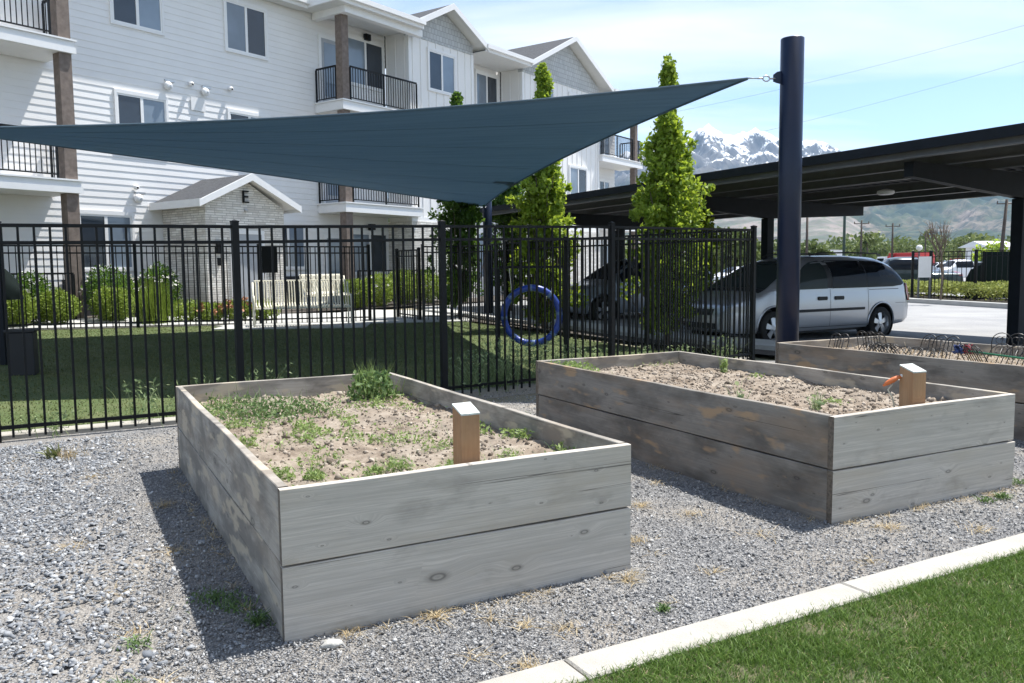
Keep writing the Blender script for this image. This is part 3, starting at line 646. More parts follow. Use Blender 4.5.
# ------------------------------------------------------------------ shade sail on four columns
def sail_surface(n=40):
    A = np.array([2.66, 9.55, 3.54]); B = np.array([-.68, 21.9, 3.084]); C = np.array([-10., 14., 3.898]); D = np.array([-6.5, 8.5, 2.908]); sg = [.11, .033, .051, .03]
    cen = (A + B + C + D) / 4
    def edge(P, Q, s_):
        m = (P + Q) / 2; d = cen - m; d = d / np.linalg.norm(d); L = np.linalg.norm(Q - P)
        return lambda t: P + (Q - P) * t + 4 * t * (1 - t) * s_ * L * d
    u0, u1, v0, v1 = edge(D, A, sg[0]), edge(C, B, sg[1]), edge(D, C, sg[2]), edge(A, B, sg[3])
    G = np.zeros((n + 1, n + 1, 3))
    for i in range(n + 1):
        a = i / n
        for j in range(n + 1):
            b = j / n; G[i, j] = (1 - b) * u0(a) + b * u1(a) + (1 - a) * v0(b) + a * v1(b) - ((1 - a) * (1 - b) * D + a * (1 - b) * A + (1 - a) * b * C + a * b * B)
    return G
def sail_mat():
    s = NT('teal_shade_cloth'); v = s.coord('Object', (1, 1, 1)); n = s.noise(v, 260, 2, .6); st = s.noise(s.coord('Object', (.35, 5, 2), rot=(0, 0, R(-20))), 1.6, 4, .6)
    c = s.mix((.165, .23, .28), (.185, .252, .30), n); c = s.mix(c, (.118, .175, .225), s.ramp(st, [(.4, (0, 0, 0)), (.7, (1, 1, 1))]))
    s.col(c); s.set(Roughness=.75); s.b.inputs['Specular IOR Level'].default_value = .15
    tr = s.n('ShaderNodeBsdfTranslucent'); s.l(s.mix(c, (.15, .225, .29), .7), tr.inputs[0]); ms = s.n('ShaderNodeMixShader'); ms.inputs[0].default_value = .55
    s.l(s.b.outputs[0], ms.inputs[1]); s.l(tr.outputs[0], ms.inputs[2]); s.l(ms.outputs[0], s.o.inputs[0]); s.bump(s.mix(n, st, .5), .25, .01); return s.m
MAT['sail'] = sail_mat()
G = sail_surface()
sailr = empty('shade_sail', tuple(G[20, 20])); tag(sailr, 'large dark teal shade cloth stretched between navy columns over the fenced lawn', 'shade sail')
OFF = G[20, 20]; G0 = G - OFF
m = MB(); m.grid(G0); cl = m.build('cloth', MAT['sail'], sailr, smooth=True)
so_ = cl.modifiers.new('t', 'SOLIDIFY'); so_.thickness = .004
for k, path in enumerate((G0[:, 0], G0[:, -1], G0[0, :], G0[-1, :])):
    m = MB(); m.tube([tuple(p + np.array([0, 0, -.006])) for p in path], .016, 6); m.build('hem', MAT['sail'], sailr, smooth=True)
for j in (7, 14, 21, 28, 35):
    m = MB(); m.tube([tuple(p + np.array([0, 0, -.002])) for p in G0[:, j]], .0045, 4); m.build('seam', MAT['sail'], sailr, smooth=True)
def column(x, y, h, r, corner, label, tilt=0, zoff=0):
    z0 = float(gz(x, y)); e = empty('sail_column', (x, y, z0)); tag(e, label, 'column', 'navy columns carrying the shade sail')
    d = np.array([corner[0] - x, corner[1] - y]); d /= np.linalg.norm(d); a = math.atan2(d[1], d[0])
    m = MB(); m.lathe([(r, -.3), (r, h - .0), (r * .97, h + .004)], (0, 0, 0), 'z', 40); m.build('pole', MAT['navy'], e, smooth=False)
    for p in e.children[0].data.polygons: p.use_smooth = abs(p.normal.z) < .5
    hz = corner[2] - z0; T = Matrix.Rotation(a, 4, 'Z')
    m = MB(); m.prism([(r - .02, hz - .06), (r + .05, hz - .045), (r + .09, hz - .03), (r + .09, hz + .045), (r + .05, hz + .075), (r - .02, hz + .09)], 'y', -.01, .01); m.v = [tuple(T @ Vector(p)) for p in m.v]; m.build('lug', MAT['navy'], e)
    c = np.array([x + d[0] * (r + .07), y + d[1] * (r + .07), corner[2]]); q = np.array(corner); L = np.linalg.norm(q - c)
    return e, c, q, a
def link(c, q, e):
    # shackle, ring and cable loop from the lug to the cloth corner, in world space relative to e
    base = np.array(e.location); v = q - c; L = np.linalg.norm(v); d = v / L; up = np.array([0, 0, 1.0]); sd_ = np.cross(d, up); m = MB(); r = .012
    def ring(cn, ra, rb, ax, rr):
        m.tube([tuple(cn - base + d * math.cos(t) * ra + ax * math.sin(t) * rb) for t in np.linspace(0, 2 * math.pi, 17)[:-1]], rr, 6, closed=True)
    ring(c + d * .03, .035, .018, sd_, .006); ring(c + d * .105, .04, .03, up, .008); ring(c + d * .175, .035, .016, sd_, .006)
    m.tube([tuple(c - base + d * .20), tuple(q - base + sd_ * .02)], .005, 5); m.tube([tuple(c - base + d * .20), tuple(q - base - sd_ * .02)], .005, 5)
    m.build('shackle', MAT['galv'], e, smooth=True)
for (x, y, h, r, cr_, lb) in ((3.18, 9.62, 3.98, .128, G[-1, 0], 'thick navy steel column standing behind the long garden bed by the van'),
                             (-.62, 22.35, 3.4, .12, G[-1, -1], 'far navy column holding the low corner of the sail between the trees'),
                             (-10.75, 14.35, 4.5, .13, G[0, -1], 'navy column at the far left end of the lawn, outside the picture'),
                             (-7.2, 8.05, 3.4, .13, G[0, 0], 'navy column at the near left end of the lawn, outside the picture')):
    e, c, q, a = column(x, y, h, r, cr_, lb); link(c, q, e)
m = MB(); ax, ay = 2.66 - OFF[0], 9.55 - OFF[1]

# ------------------------------------------------------------------ fences
def fence_run(name, pts, zt, label, group, pick=.117, post_w=.032, bottoms=.03, zlow=None, rails=(0, -.145), gate=None):
    p0 = pts[0]; e = empty(name, (p0[0], p0[1], 0)); tag(e, label, 'fence', group)
    zt = zt if hasattr(zt, '__len__') else [zt] * len(pts)
    for i, (p, z) in enumerate(zip(pts, zt)):
        g = float(gz(*p)); x, y = p[0] - p0[0], p[1] - p0[1]
        j = min(i, len(pts) - 2); a = math.atan2(pts[j + 1][1] - pts[j][1], pts[j + 1][0] - pts[j][0])
        T = Matrix.Translation((x, y, 0)) @ Matrix.Rotation(a, 4, 'Z'); m = MB(); w = post_w
        m.box(-w, w, -w, w, g - .15, z + .03, T); m.box(-w - .004, w + .004, -w - .004, w + .004, z + .03, z + .042, T)
        m.add([tuple(T @ Vector(q)) for q in ((-w, -w, z + .042), (w, -w, z + .042), (w, w, z + .042), (-w, w, z + .042), (0, 0, z + .058))], [(0, 1, 4), (1, 2, 4), (2, 3, 4), (3, 0, 4)])
        m.build('post', MAT['black_metal'], e)
    for i in range(len(pts) - 1):
        a, b = np.array(pts[i], float), np.array(pts[i + 1], float); L = np.linalg.norm(b - a); d = (b - a) / L
        ang = math.atan2(d[1], d[0]); T = Matrix.Translation((a[0] - p0[0], a[1] - p0[1], 0)) @ Matrix.Rotation(ang, 4, 'Z')
        ga, gb = float(gz(*a)), float(gz(*b)); m = MB(); w = post_w
        def rail(za, zb, h, t):
            v = [(w, -t, za), (L - w, -t, zb), (L - w, t, zb), (w, t, za), (w, -t, za + h), (L - w, -t, zb + h), (L - w, t, zb + h), (w, t, za + h)]
            m.add([tuple(T @ Vector(q)) for q in v], [(0, 3, 2, 1), (4, 5, 6, 7), (0, 1, 5, 4), (1, 2, 6, 5), (2, 3, 7, 6), (3, 0, 4, 7)])
        for r_ in rails: rail(zt[i] + r_ - .028, zt[i + 1] + r_ - .028, .03, .017)
        rail(ga + .105, gb + .105, .03, .017)
        n = int(round(L / pick)); pk = MB()
        for k in range(1, n):
            f = k / n; x = L * f; zz = zt[i] * (1 - f) + zt[i + 1] * f; gg = ga * (1 - f) + gb * f; q = .0095
            m.box(x - q, x + q, -q, q, gg + bottoms, zz - .026, T)
        m.build('panel', MAT['black_metal'], e)
    return e
FG = 'black metal picket fences round the fenced lawn'
near = fence_run('picket_fence', FP, [1.83, 1.855, 1.88, 1.93, 1.97, 2.01], 'long near run of black metal picket fence behind the garden beds', FG)
zb = lambda p: 1.93
back = fence_run('picket_fence', BF, [2.02] * 5, 'far run of black picket fence along the back walk beside the bench', FG)
sidef = fence_run('picket_fence', SF, [2.03, 2.03, 2.02, 2.02, 2.02, 2.015], 'run of black picket fence going back from the near corner past the trees', FG)
# open gate leaf
g0 = np.array([-3.30, 20.0]); e = fence_run('fence_gate', [(-2.25, 20.45), (-2.9, 21.3)], [1.95, 1.95], 'open black picket gate leaf swung onto the walk', None)
e['category'] = 'gate'; del e['label']; e['label'] = 'open black picket gate leaf swung out between bench and sail column'
# dark sign on the back fence
m = MB(); sx, sy = -4.55, 19.2; dd = np.array([.88, .455]); dd = dd / np.linalg.norm(dd)
T = Matrix.Translation((-5.63, 18.72, 0)) @ Matrix.Rotation(math.atan2(dd[1], dd[0]), 4, 'Z')
m.box(.03, .37, -.03, -.018, 1.42, 2.0); o = m.build('fence_sign', MAT['black_metal'], loc=(-5.60, 18.74, 0), rot=(0, 0, math.atan2(dd[1], dd[0])))
tag(o, 'blank dark rectangular panel fixed high on the back fence left of the bench', 'panel')

# ------------------------------------------------------------------ foliage helpers
def blades(base, h, w, lean=.35, bend=.5, seg=3):
    """base (n,3); returns V,F lists for tapering grass blades"""
    n = len(base); h = np.broadcast_to(h, n).astype(float) * rng.uniform(.6, 1.25, n); w = np.broadcast_to(w, n).astype(float) * rng.uniform(.7, 1.3, n)
    a = rng.uniform(0, 2 * np.pi, n); ln = rng.uniform(0, lean, n); b = rng.uniform(.2, 1, n) * bend; fa = rng.uniform(0, 2 * np.pi, n)
    d = np.stack([np.cos(a), np.sin(a), np.zeros(n)], 1); sd = np.stack([np.cos(fa), np.sin(fa), np.zeros(n)], 1)
    rows = []
    for k in range(seg + 1):
        t = k / seg; off = d * ((ln * t + b * t * t) * h)[:, None]; c = base + off; c[:, 2] += h * t * (1 - .35 * (ln + b) * t)
        if k < seg: ww = (w * (1 - t * .75))[:, None] / 2; rows += [c - sd * ww, c + sd * ww]
        else: rows += [c]
    m = 2 * seg + 1; V = np.stack(rows, 1).reshape(-1, 3); i0 = (np.arange(n) * m)[:, None]
    Q = [i0 + np.array([[2 * k, 2 * k + 1, 2 * k + 3, 2 * k + 2]]) for k in range(seg - 1)]
    T = i0 + np.array([[2 * seg - 2, 2 * seg - 1, 2 * seg]])
    return V, [np.concatenate(Q) if Q else np.zeros((0, 4), int), T]
def leaves(c, L, wd, up=.3, nrm=None):
    """c (n,3) centres; bent diamond leaves (two quads folded on the midrib)"""
    n = len(c); L = np.broadcast_to(L, n) * rng.uniform(.65, 1.3, n); W_ = np.broadcast_to(wd, n) * rng.uniform(.7, 1.2, n)
    d = rng.normal(size=(n, 3)); 
    if nrm is not None: d = d * .75 + nrm
    d[:, 2] += up; d /= np.linalg.norm(d, axis=1)[:, None]; r = rng.normal(size=(n, 3)); s_ = np.cross(d, r); s_ /= np.linalg.norm(s_, axis=1)[:, None]; q = np.cross(d, s_)
    a = c - d * L[:, None] / 2; b = c + d * L[:, None] / 2; m1 = c + s_ * W_[:, None] / 2 + q * W_[:, None] * .18; m2 = c - s_ * W_[:, None] / 2 + q * W_[:, None] * .18
    V = np.stack([a, m1, b, m2], 1).reshape(-1, 3); i0 = (np.arange(n) * 4)[:, None]
    return V, [i0 + np.array([[0, 1, 2]]), i0 + np.array([[0, 2, 3]])]
def leafobj(name, parts, mat, parent=None):
    Vs = []; T = []; Q = []; off = 0
    for V, F in parts:
        Vs.append(V)
        for f in F:
            if f.shape[1] == 3: T.append(f + off)
            elif len(f): Q.append(f + off)
        off += len(V)
    F = ([np.concatenate(T)] if T else []) + ([np.concatenate(Q)] if Q else [])
    return npmesh(name, np.concatenate(Vs), F, mat, parent)
def inside(P, poly):
    x, y = P[:, 0], P[:, 1]; r = np.zeros(len(P), bool); n = len(poly)
    for i in range(n):
        (x1, y1), (x2, y2) = poly[i], poly[(i + 1) % n]
        c = ((y1 > y) != (y2 > y)) & (x < (x2 - x1) * (y - y1) / (y2 - y1 + 1e-12) + x1); r ^= c
    return r
def chips(P, size, flat=.45):
    n = len(P); s_ = np.broadcast_to(size, n) * rng.uniform(.5, 1.4, n)
    base = np.array([[1, 0, 0], [.25, .9, .1], [-.8, .55, 0], [-.7, -.6, .1], [.4, -.85, 0], [.1, .1, 1], [-.1, -.1, -1]], float)
    V = base[None] * (1 + rng.uniform(-.35, .35, (n, 7, 3))); V[..., 2] *= flat
    q = rng.normal(size=(n, 4)); q[:, 0] *= 1.6; q[:, 3] *= 2; q /= np.linalg.norm(q, axis=1)[:, None]; w, x, y, z = q.T
    Rm = np.stack([1 - 2 * (y * y + z * z), 2 * (x * y - z * w), 2 * (x * z + y * w), 2 * (x * y + z * w), 1 - 2 * (x * x + z * z), 2 * (y * z - x * w), 2 * (x * z - y * w), 2 * (y * z + x * w), 1 - 2 * (x * x + y * y)], 1).reshape(n, 3, 3)
    V = np.einsum('nij,nkj->nki', Rm, V) * s_[:, None, None] / 2 + P[:, None]
    f = np.array([[0, 1, 5], [1, 2, 5], [2, 3, 5], [3, 4, 5], [4, 0, 5], [1, 0, 6], [2, 1, 6], [3, 2, 6], [4, 3, 6], [0, 4, 6]])
    F = (np.arange(n) * 7)[:, None, None] + f[None]; return V.reshape(-1, 3), [F.reshape(-1, 3)]

def flakes(P, size, thick=.16):
    n = len(P); s_ = np.broadcast_to(size, n) * rng.uniform(.55, 1.35, n); a = np.sort(rng.uniform(0, 1, (n, 5)) * .6 + np.arange(5) * .2 * 1.0, axis=1) / 1.35 * 2 * np.pi
    rr = rng.uniform(.6, 1.1, (n, 5)); x = rr * np.cos(a); y = rr * np.sin(a) * rng.uniform(.5, .9, (n, 1)); h = thick * rng.uniform(.6, 1.6, (n, 1)) * np.ones((1, 5))
    top = np.stack([x * .93, y * .93, h + rng.uniform(-.05, .05, (n, 5))], -1); bot = np.stack([x, y, -h], -1); V = np.concatenate([top, bot], 1)
    tilt = rng.normal(0, .38, (n, 2)); yaw = rng.uniform(0, 6.283, n); cx, sx, cy, sy, cz, sz = np.cos(tilt[:, 0]), np.sin(tilt[:, 0]), np.cos(tilt[:, 1]), np.sin(tilt[:, 1]), np.cos(yaw), np.sin(yaw); o = np.zeros(n); i = np.ones(n)
    Rx = np.stack([i, o, o, o, cx, -sx, o, sx, cx], 1).reshape(n, 3, 3); Ry = np.stack([cy, o, sy, o, i, o, -sy, o, cy], 1).reshape(n, 3, 3); Rz = np.stack([cz, -sz, o, sz, cz, o, o, o, i], 1).reshape(n, 3, 3)
    V = np.einsum('nij,nkj->nki', Rx @ Ry @ Rz, V) * s_[:, None, None] / 2 + P[:, None]; b = (np.arange(n) * 10)[:, None]
    Q = np.concatenate([b + np.array([[5 + k, 5 + (k + 1) % 5, (k + 1) % 5, k]]) for k in range(5)]); T = np.concatenate([b + np.array([q]) for q in ([0, 1, 2], [0, 2, 3], [0, 3, 4])]); return V.reshape(-1, 3), [T, Q]

# ------------------------------------------------------------------ raised garden beds
PH = .61; TH = .038
def planter(name, x, y, deg, w, l, label, mats, soil_z=.47, posts=True):
    e = empty(name, (x, y, 0), R(deg)); tag(e, label, 'raised bed', 'raised wooden garden beds on gravel')
    hb = (PH - .006) / 2 + .0
    def board(L, loc, rot, mat, z, seed, bow=0, h=hb):
        n = 14; m = MB(); h = h - .002
        xs = np.linspace(-L / 2, L / 2, n + 1); prof = []
        r = random.Random(seed); ph = r.uniform(0, 6)
        G = []
        for q in xs:
            wob = .0025 * math.sin(q * 3 + ph) + bow * (q / L + .5) ** 2; hh = h + .002 * math.sin(q * 4.2 + ph * 2); c = .003
            G.append([(q, -TH / 2 + wob * .2, c), (q, -TH / 2 + wob + c * 0, h * .5), (q, -TH / 2 + wob * 1.2 , hh - c), (q, -TH / 2 + c + wob * 1.2, hh), (q, TH / 2 - c, hh), (q, TH / 2, hh - c), (q, TH / 2, c), (q, TH / 2 - c, 0), (q, -TH / 2 + c, 0)])
        G = np.array(G); k = G.shape[1]; v = G.reshape(-1, 3); f = []
        for i in range(n):
            for j in range(k): f.append((i * k + j, (i + 1) * k + j, (i + 1) * k + (j + 1) % k, i * k + (j + 1) % k))
        f.append(tuple(range(k))); f.append(tuple(n * k + j for j in range(k))[::-1]); m.add(v, f)
        o = m.build('board', mat, e, loc=(loc[0], loc[1], z), rot=(0, 0, rot)); o.data.materials.append(MAT['end_grain'])
        for q in (-1, -2): o.data.polygons[q].material_index = 1
        return o
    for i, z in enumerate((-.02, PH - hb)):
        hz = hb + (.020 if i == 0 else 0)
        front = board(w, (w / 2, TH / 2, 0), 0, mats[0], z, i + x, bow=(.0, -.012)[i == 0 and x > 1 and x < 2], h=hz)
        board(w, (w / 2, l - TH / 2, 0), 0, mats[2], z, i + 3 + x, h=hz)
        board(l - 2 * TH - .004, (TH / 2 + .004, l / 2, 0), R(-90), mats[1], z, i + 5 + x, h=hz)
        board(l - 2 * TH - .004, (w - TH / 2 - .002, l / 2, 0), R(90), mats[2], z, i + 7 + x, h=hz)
    for (px_, py_) in ((TH + .045, TH + .045), (w - TH - .045, TH + .045), (TH + .045, l - TH - .045), (w - TH - .045, l - TH - .045)):
        m = MB(); m.box(px_ - .04, px_ + .04, py_ - .04, py_ + .04, -.1, PH - .12); m.build('corner_post', mats[1], e)
    return e
def soil(x, y, deg, w, l, z, label, seed, dry=.0, clod=900, parent=None):
    n, m_ = 70, 120; u = np.linspace(TH + .002, w - TH - .002, n); v = np.linspace(TH + .002, l - TH - .002, m_); U, V_ = np.meshgrid(u, v, indexing='ij')
    Z = z + .05 * (fbm(U * 2.2 + seed, V_ * 2.2, 3) - .5) + .045 * (fbm(U * 9 + seed, V_ * 9, 4) - .5) + .02 * (fbm(U * 40 + seed, V_ * 40, 3) - .5)
    mb = MB(); mb.grid(np.stack([U, V_, Z], -1)); o = mb.build('soil', MAT['soil'], smooth=True, loc=(x, y, 0), rot=(0, 0, R(deg)))
    tag(o, label, 'soil', kind='stuff')
    P = np.stack([rng.uniform(.06, w - .06, clod), rng.uniform(.06, l - .06, clod)], 1); Zc = z + .05 * (fbm(P[:, 0] * 2.2 + seed, P[:, 1] * 2.2, 3) - .5) + .045 * (fbm(P[:, 0] * 9 + seed, P[:, 1] * 9, 4) - .5)
    Vv, F = chips(np.column_stack([P, Zc + .003]), rng.choice([.010, .016, .028, .045], clod, p=[.45, .33, .17, .05]), .75)
    c = npmesh('clods', Vv, F, MAT['clod'], o); return o, (lambda X, Y: z + .05 * (fbm(X * 2.2 + seed, Y * 2.2, 3) - .5) + .045 * (fbm(X * 9 + seed, Y * 9, 4) - .5))
def soil_mat():
    s = NT('dry_soil'); v = s.coord('Object'); n = s.noise(v, 7, 6, .65); n2 = s.noise(v, 70, 4, .7); n3 = s.noise(v, 2.5, 4)
    c = s.ramp(n, [(.3, (.115, .088, .066)), (.5, (.26, .212, .165)), (.7, (.37, .32, .26))]); c = s.mix(c, (.09, .072, .056), s.ramp(n2, [(.5, (0, 0, 0)), (.72, (.6, .6, .6))])); c = s.mix(c, (.33, .295, .25), s.ramp(n3, [(.45, (0, 0, 0)), (.7, (.5, .5, .5))]))
    s.col(c); s.set(Roughness=1); s.bump(s.mix(n, n2, .5), .7, .02); s.b.inputs['Specular IOR Level'].default_value = .1; return s.m
MAT['soil'] = soil_mat(); MAT['clod'] = chip_mat('soil_clods', (.12, .095, .072), (.25, .205, .16), (.35, .30, .245), 1)
P1 = (-.889, 3.117, 28.12, 1.64, 3.356); P2 = (1.770, 4.550, 27.6, 1.645, 3.36); P3 = (4.47, 6.14, 28.0, 1.66, 3.36)
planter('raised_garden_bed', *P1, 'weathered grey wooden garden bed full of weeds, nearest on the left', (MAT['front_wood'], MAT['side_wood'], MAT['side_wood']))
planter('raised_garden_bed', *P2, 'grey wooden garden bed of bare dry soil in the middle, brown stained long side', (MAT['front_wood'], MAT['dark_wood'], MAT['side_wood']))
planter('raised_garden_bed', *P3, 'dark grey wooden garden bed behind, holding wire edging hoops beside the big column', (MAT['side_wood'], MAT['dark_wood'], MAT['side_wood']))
s1, z1 = soil(*P1, .475, 'dry lumpy soil in the weedy left garden bed', 1.7, clod=2600); s2, z2 = soil(*P2, .50, 'pale dry cloddy soil in the middle garden bed', 4.2, clod=4200); s3, z3 = soil(*P3, .50, 'soil with dry litter in the rear garden bed', 9.4, clod=1500)
def loc2w(Pp, X, Y):
    a = R(Pp[2]); return Pp[0] + X * math.cos(a) - Y * math.sin(a), Pp[1] + X * math.sin(a) + Y * math.cos(a)
def stake(x, y, deg, hw, top, label):
    e = empty('wooden_post', (x, y, .3), R(deg)); tag(e, label, 'post', 'short wooden posts standing in the beds'); h = top - .3
    m = MB(); m.prism([(-hw, -hw), (hw, -hw), (hw, hw), (-hw, hw)], 'z', 0, h - .004); sh = m.build('shaft', MAT['post_side'], e, loc=(0, 0, 0)); 
    # shaft grain runs upwards: rotate the mesh data so that its x is the length
    me = sh.data
    for v in me.vertices: v.co = Vector((v.co.z - (.034 if v.co.z > .1 and v.co.y < 0 else 0), v.co.x, v.co.y))
    sh.rotation_euler = (0, R(-90), R(0)); sh.matrix_basis = Matrix(((0, 1, 0, 0), (0, 0, 1, 0), (1, 0, 0, 0), (0, 0, 0, 1)))
    b = sh.modifiers.new('b', 'BEVEL'); b.width = .003; b.segments = 2
    q = hw + .001; sl_ = .034; m = MB(); m.add([(-q, -q, h - .004 - sl_), (q, -q, h - .004 - sl_), (q, q, h - .004), (-q, q, h - .004), (-q, -q, h + .004 - sl_), (q, -q, h + .003 - sl_), (q, q, h + .005), (-q, q, h + .004)], [(0, 3, 2, 1), (4, 5, 6, 7), (0, 1, 5, 4), (1, 2, 6, 5), (2, 3, 7, 6), (3, 0, 4, 7)])
    m.build('painted_top', MAT['post_top'], e); return e
stake(-.205, 3.62, 30, .0445, .845, 'short wooden post with pale painted top in the weedy left bed')
stake(2.43, 5.03, 22, .052, .83, 'short wooden post with pale painted top in the bare middle bed')

# weeds in the beds (local coordinates of the bed)
def bed_weeds(Pp, zf, spec, parent_label, mat_key, mask=False):
    parts = []
    for (n, cx, cy, sx_, sy_, h, w, lean, kind) in spec:
        if mask: n = int(n * 4)
        X = rng.normal(cx, sx_, n); Y = rng.normal(cy, sy_, n)
        if mask: k = rng.random(n) < np.clip((fbm(X * 7 + 3, Y * 7, 3) - .50) * 6, 0, 1); X, Y = X[k], Y[k]
        ok = (X > .06) & (X < Pp[3] - .06) & (Y > .06) & (Y < Pp[4] - .06); X, Y = X[ok], Y[ok]; Z = zf(X, Y)
        if kind == 'b': parts.append(blades(np.stack([X, Y, Z], 1), h, w, lean, .6))
        else:
            Z = Z + rng.uniform(0, 1, len(X)) ** 1.3 * h; parts.append(leaves(np.stack([X, Y, Z], 1), w * 2.2, w, .15))
    o = leafobj('weeds', parts, MAT[mat_key]); o.location = (Pp[0], Pp[1], 0); o.rotation_euler = (0, 0, R(Pp[2])); tag(o, parent_label, 'weeds', kind='stuff'); return o
bed_weeds(P1, z1, [(1300, .42, .42, .32, .20, .04, .012, .5, 'l'), (800, .22, 1.1, .10, .5, .05, .012, .5, 'l'), (700, .50, 1.30, .30, .28, .04, .012, .5, 'l'), (800, .55, 1.9, .35, .2, .05, .012, .5, 'l'), (400, .20, 2.4, .12, .5, .05, .013, .5, 'l'), (700, 1.0, .36, .32, .16, .03, .011, .5, 'l'), (500, 1.5, .75, .06, .4, .05, .013, .5, 'l'), (160, 1.1, .95, .25, .2, .04, .011, 0, 'l'), (200, 1.2, 2.5, .2, .2, .05, .013, 0, 'l')], 'low pale green weeds spread over the left garden bed', 'weed', True)
bed_weeds(P1, z1, [(700, .5, .6, .4, .4, .07, .0035, .9, 'b'), (500, .25, 1.6, .15, .8, .09, .0035, .9, 'b'), (300, 1.1, .45, .35, .2, .06, .003, .9, 'b'), (120, 1.0, 2.95, .4, .15, .09, .003, .7, 'b'), (60, .8, 1.7, .5, .8, .10, .003, .6, 'b')], 'fine pale grass shoots in the left garden bed', 'weed_pale', True)
bed_weeds(P1, z1, [(700, .55, 2.45, .20, .14, .09, .016, .5, 'l'), (260, .3, 2.95, .14, .15, .07, .014, .5, 'l'), (130, .45, 2.5, .16, .12, .17, .005, .4, 'b'), (60, .35, 3.0, .15, .2, .16, .004, .5, 'b')], 'darker leafy weed patch in the back left of the weedy bed', 'weed_mid')
bed_weeds(P2, z2, [(500, .14, 3.0, .08, .14, .13, .02, .5, 'l'), (350, .12, 2.95, .08, .2, .12, .006, .5, 'b'), (60, .9, .8, .05, .05, .03, .014, .5, 'l'), (40, 1.25, 3.2, .15, .05, .05, .006, .6, 'b'), (40, 1.35, 2.0, .05, .05, .03, .014, .5, 'l'), (60, 1.1, .35, .03, .03, .03, .014, .5, 'l')], 'sparse green weeds along the back left of the middle bed', 'weed')
bed_weeds(P3, z3, [(900, .8, 1.5, .5, 1.2, .08, .006, .9, 'b')], 'dry stalks lying in the rear garden bed', 'dry')
# tall leafy plant at the back of the left bed
def clump_plant(name, Pp, zf, X, Y, h, r, n, nb, label, mats=('weed', 'weed')):
    wx, wy = loc2w(Pp, X, Y); zz = float(zf(np.array([X]), np.array([Y]))[0]); e = empty(name, (wx, wy, zz)); tag(e, label, 'plant')
    th = rng.uniform(0, 6.28, n); rr = r * np.sqrt(rng.uniform(0, 1, n)); t = rng.uniform(.05, 1, n)
    c = np.stack([rr * np.cos(th) * (1 - .4 * t), rr * np.sin(th) * (1 - .4 * t), t * h * .75], 1)
    leafobj('leaves', [leaves(c, .05, .03, .4)], MAT[mats[0]], e)
    a = rng.normal(0, r * .35, (nb, 2)); leafobj('stalks', [blades(np.column_stack([a, np.zeros(nb)]), h * 1.05, .007, .3, .25)], MAT[mats[1]], e); return e
clump_plant('leafy_plant', P1, z1, 1.33, 2.83, .27, .22, 420, 130, 'bushy bright green plant with upright stalks at the back of the left bed', ('weed_mid', 'weed'))
clump_plant('seedling', P2, z2, 1.45, 2.5, .17, .04, 26, 16, 'small feathery green seedling near the far side of the middle bed')
clump_plant('thin_weed', P2, z2, .17, .92, .24, .03, 14, 8, 'thin pale weed stalk by the near edge of the middle bed', ('weed_pale', 'weed_pale'))
clump_plant('drooping_weed', P2, z2, .55, .62, .15, .07, 10, 26, 'pale drooping weed beside the post in the middle bed', ('weed_pale', 'weed_pale'))
# orange nozzle on a grey tube beside the post of the middle bed
e = empty('orange_nozzle', (2.345, 5.06, .5)); tag(e, 'small orange nozzle on a bent grey tube beside the post in the middle bed', 'hose nozzle')
MAT['orange'] = plain('orange_plastic', (.65, .17, .05), .45); MAT['tube'] = plain('pale_tube', (.5, .5, .42), .5)
m = MB(); m.tube([(0, .02, -.05), (.0, .01, .05), (-.02, 0, .13), (-.055, -.01, .18), (-.03, -.012, .215)], .005, 6); m.build('tube', MAT['tube'], e, smooth=True)
m = MB(); m.tube([(-.085, -.01, .205), (-.06, -.012, .222), (-.03, -.014, .24), (.0, -.014, .256), (.02, -.014, .262)], [.006, .014, .017, .013, .009], 12); m.build('nozzle', MAT['orange'], e, smooth=True)
m = MB(); m.tube([(.02, -.014, .262), (.045, -.012, .285)], [.010, .008], 10); m.build('collar', MAT['trim'], e, smooth=True)

# wire edging hoops, blue and red scrap and green stake on the rear bed
MAT['wire'] = plain('black_wire', (.02, .02, .02), .4)
def edging(X, Y, deg, n, r, label, z, lean=0, roll=0):
    wx, wy = loc2w(P3, X, Y); e = empty('wire_edging', (wx, wy, z), R(P3[2] + deg)); e.rotation_euler = (R(lean), R(roll), R(P3[2] + deg)); tag(e, label, 'garden edging', 'folding wire edging panels on the rear bed')
    for i in range(n):
        x = i * r * 1.5; pts = [(x - r, 0, -.03)] + [(x - r * math.cos(t), 0, .12 + r * math.sin(t)) for t in np.linspace(0, math.pi, 11)] + [(x + r, 0, -.03)]
        m = MB(); m.tube(pts, .0045, 5)
        for sg in (-1, 1): m.tube([(x + sg * (.02 + .035 * math.cos(t)), 0, .14 + .035 * math.sin(t)) for t in np.linspace(-1.5, 3.2, 9)], .0035, 4)
        m.tube([(x, 0, -.03), (x, 0, .16)], .004, 5); m.build('hoop', MAT['wire'], e, smooth=True)
for (X, Y, deg, n, r, z, ln, rl) in ((.45, 2.35, 96, 3, .085, .49, 38, 0), (.62, 2.25, 80, 4, .085, .50, -40, 4), (.40, 1.75, 100, 4, .085, .50, 45, 0), (.85, 1.9, 85, 3, .10, .53, 15, 0), (.55, 1.35, 60, 3, .10, .52, -30, 0), (.75, .95, 95, 4, .10, .50, 34, -4), (1.05, 1.2, 105, 3, .10, .58, 0, 0), (.5, .55, 84, 3, .10, .58, -15, 3), (.9, .45, 98, 3, .10, .58, 10, 0), (.30, 2.75, 90, 2, .075, .55, 18, 0), (.8, 2.65, 90, 3, .08, .55, -14, 0)):
    edging(X, Y, deg, n, r * .9, 'black wire garden edging with looped hoops lying in the rear bed', z, ln, rl)
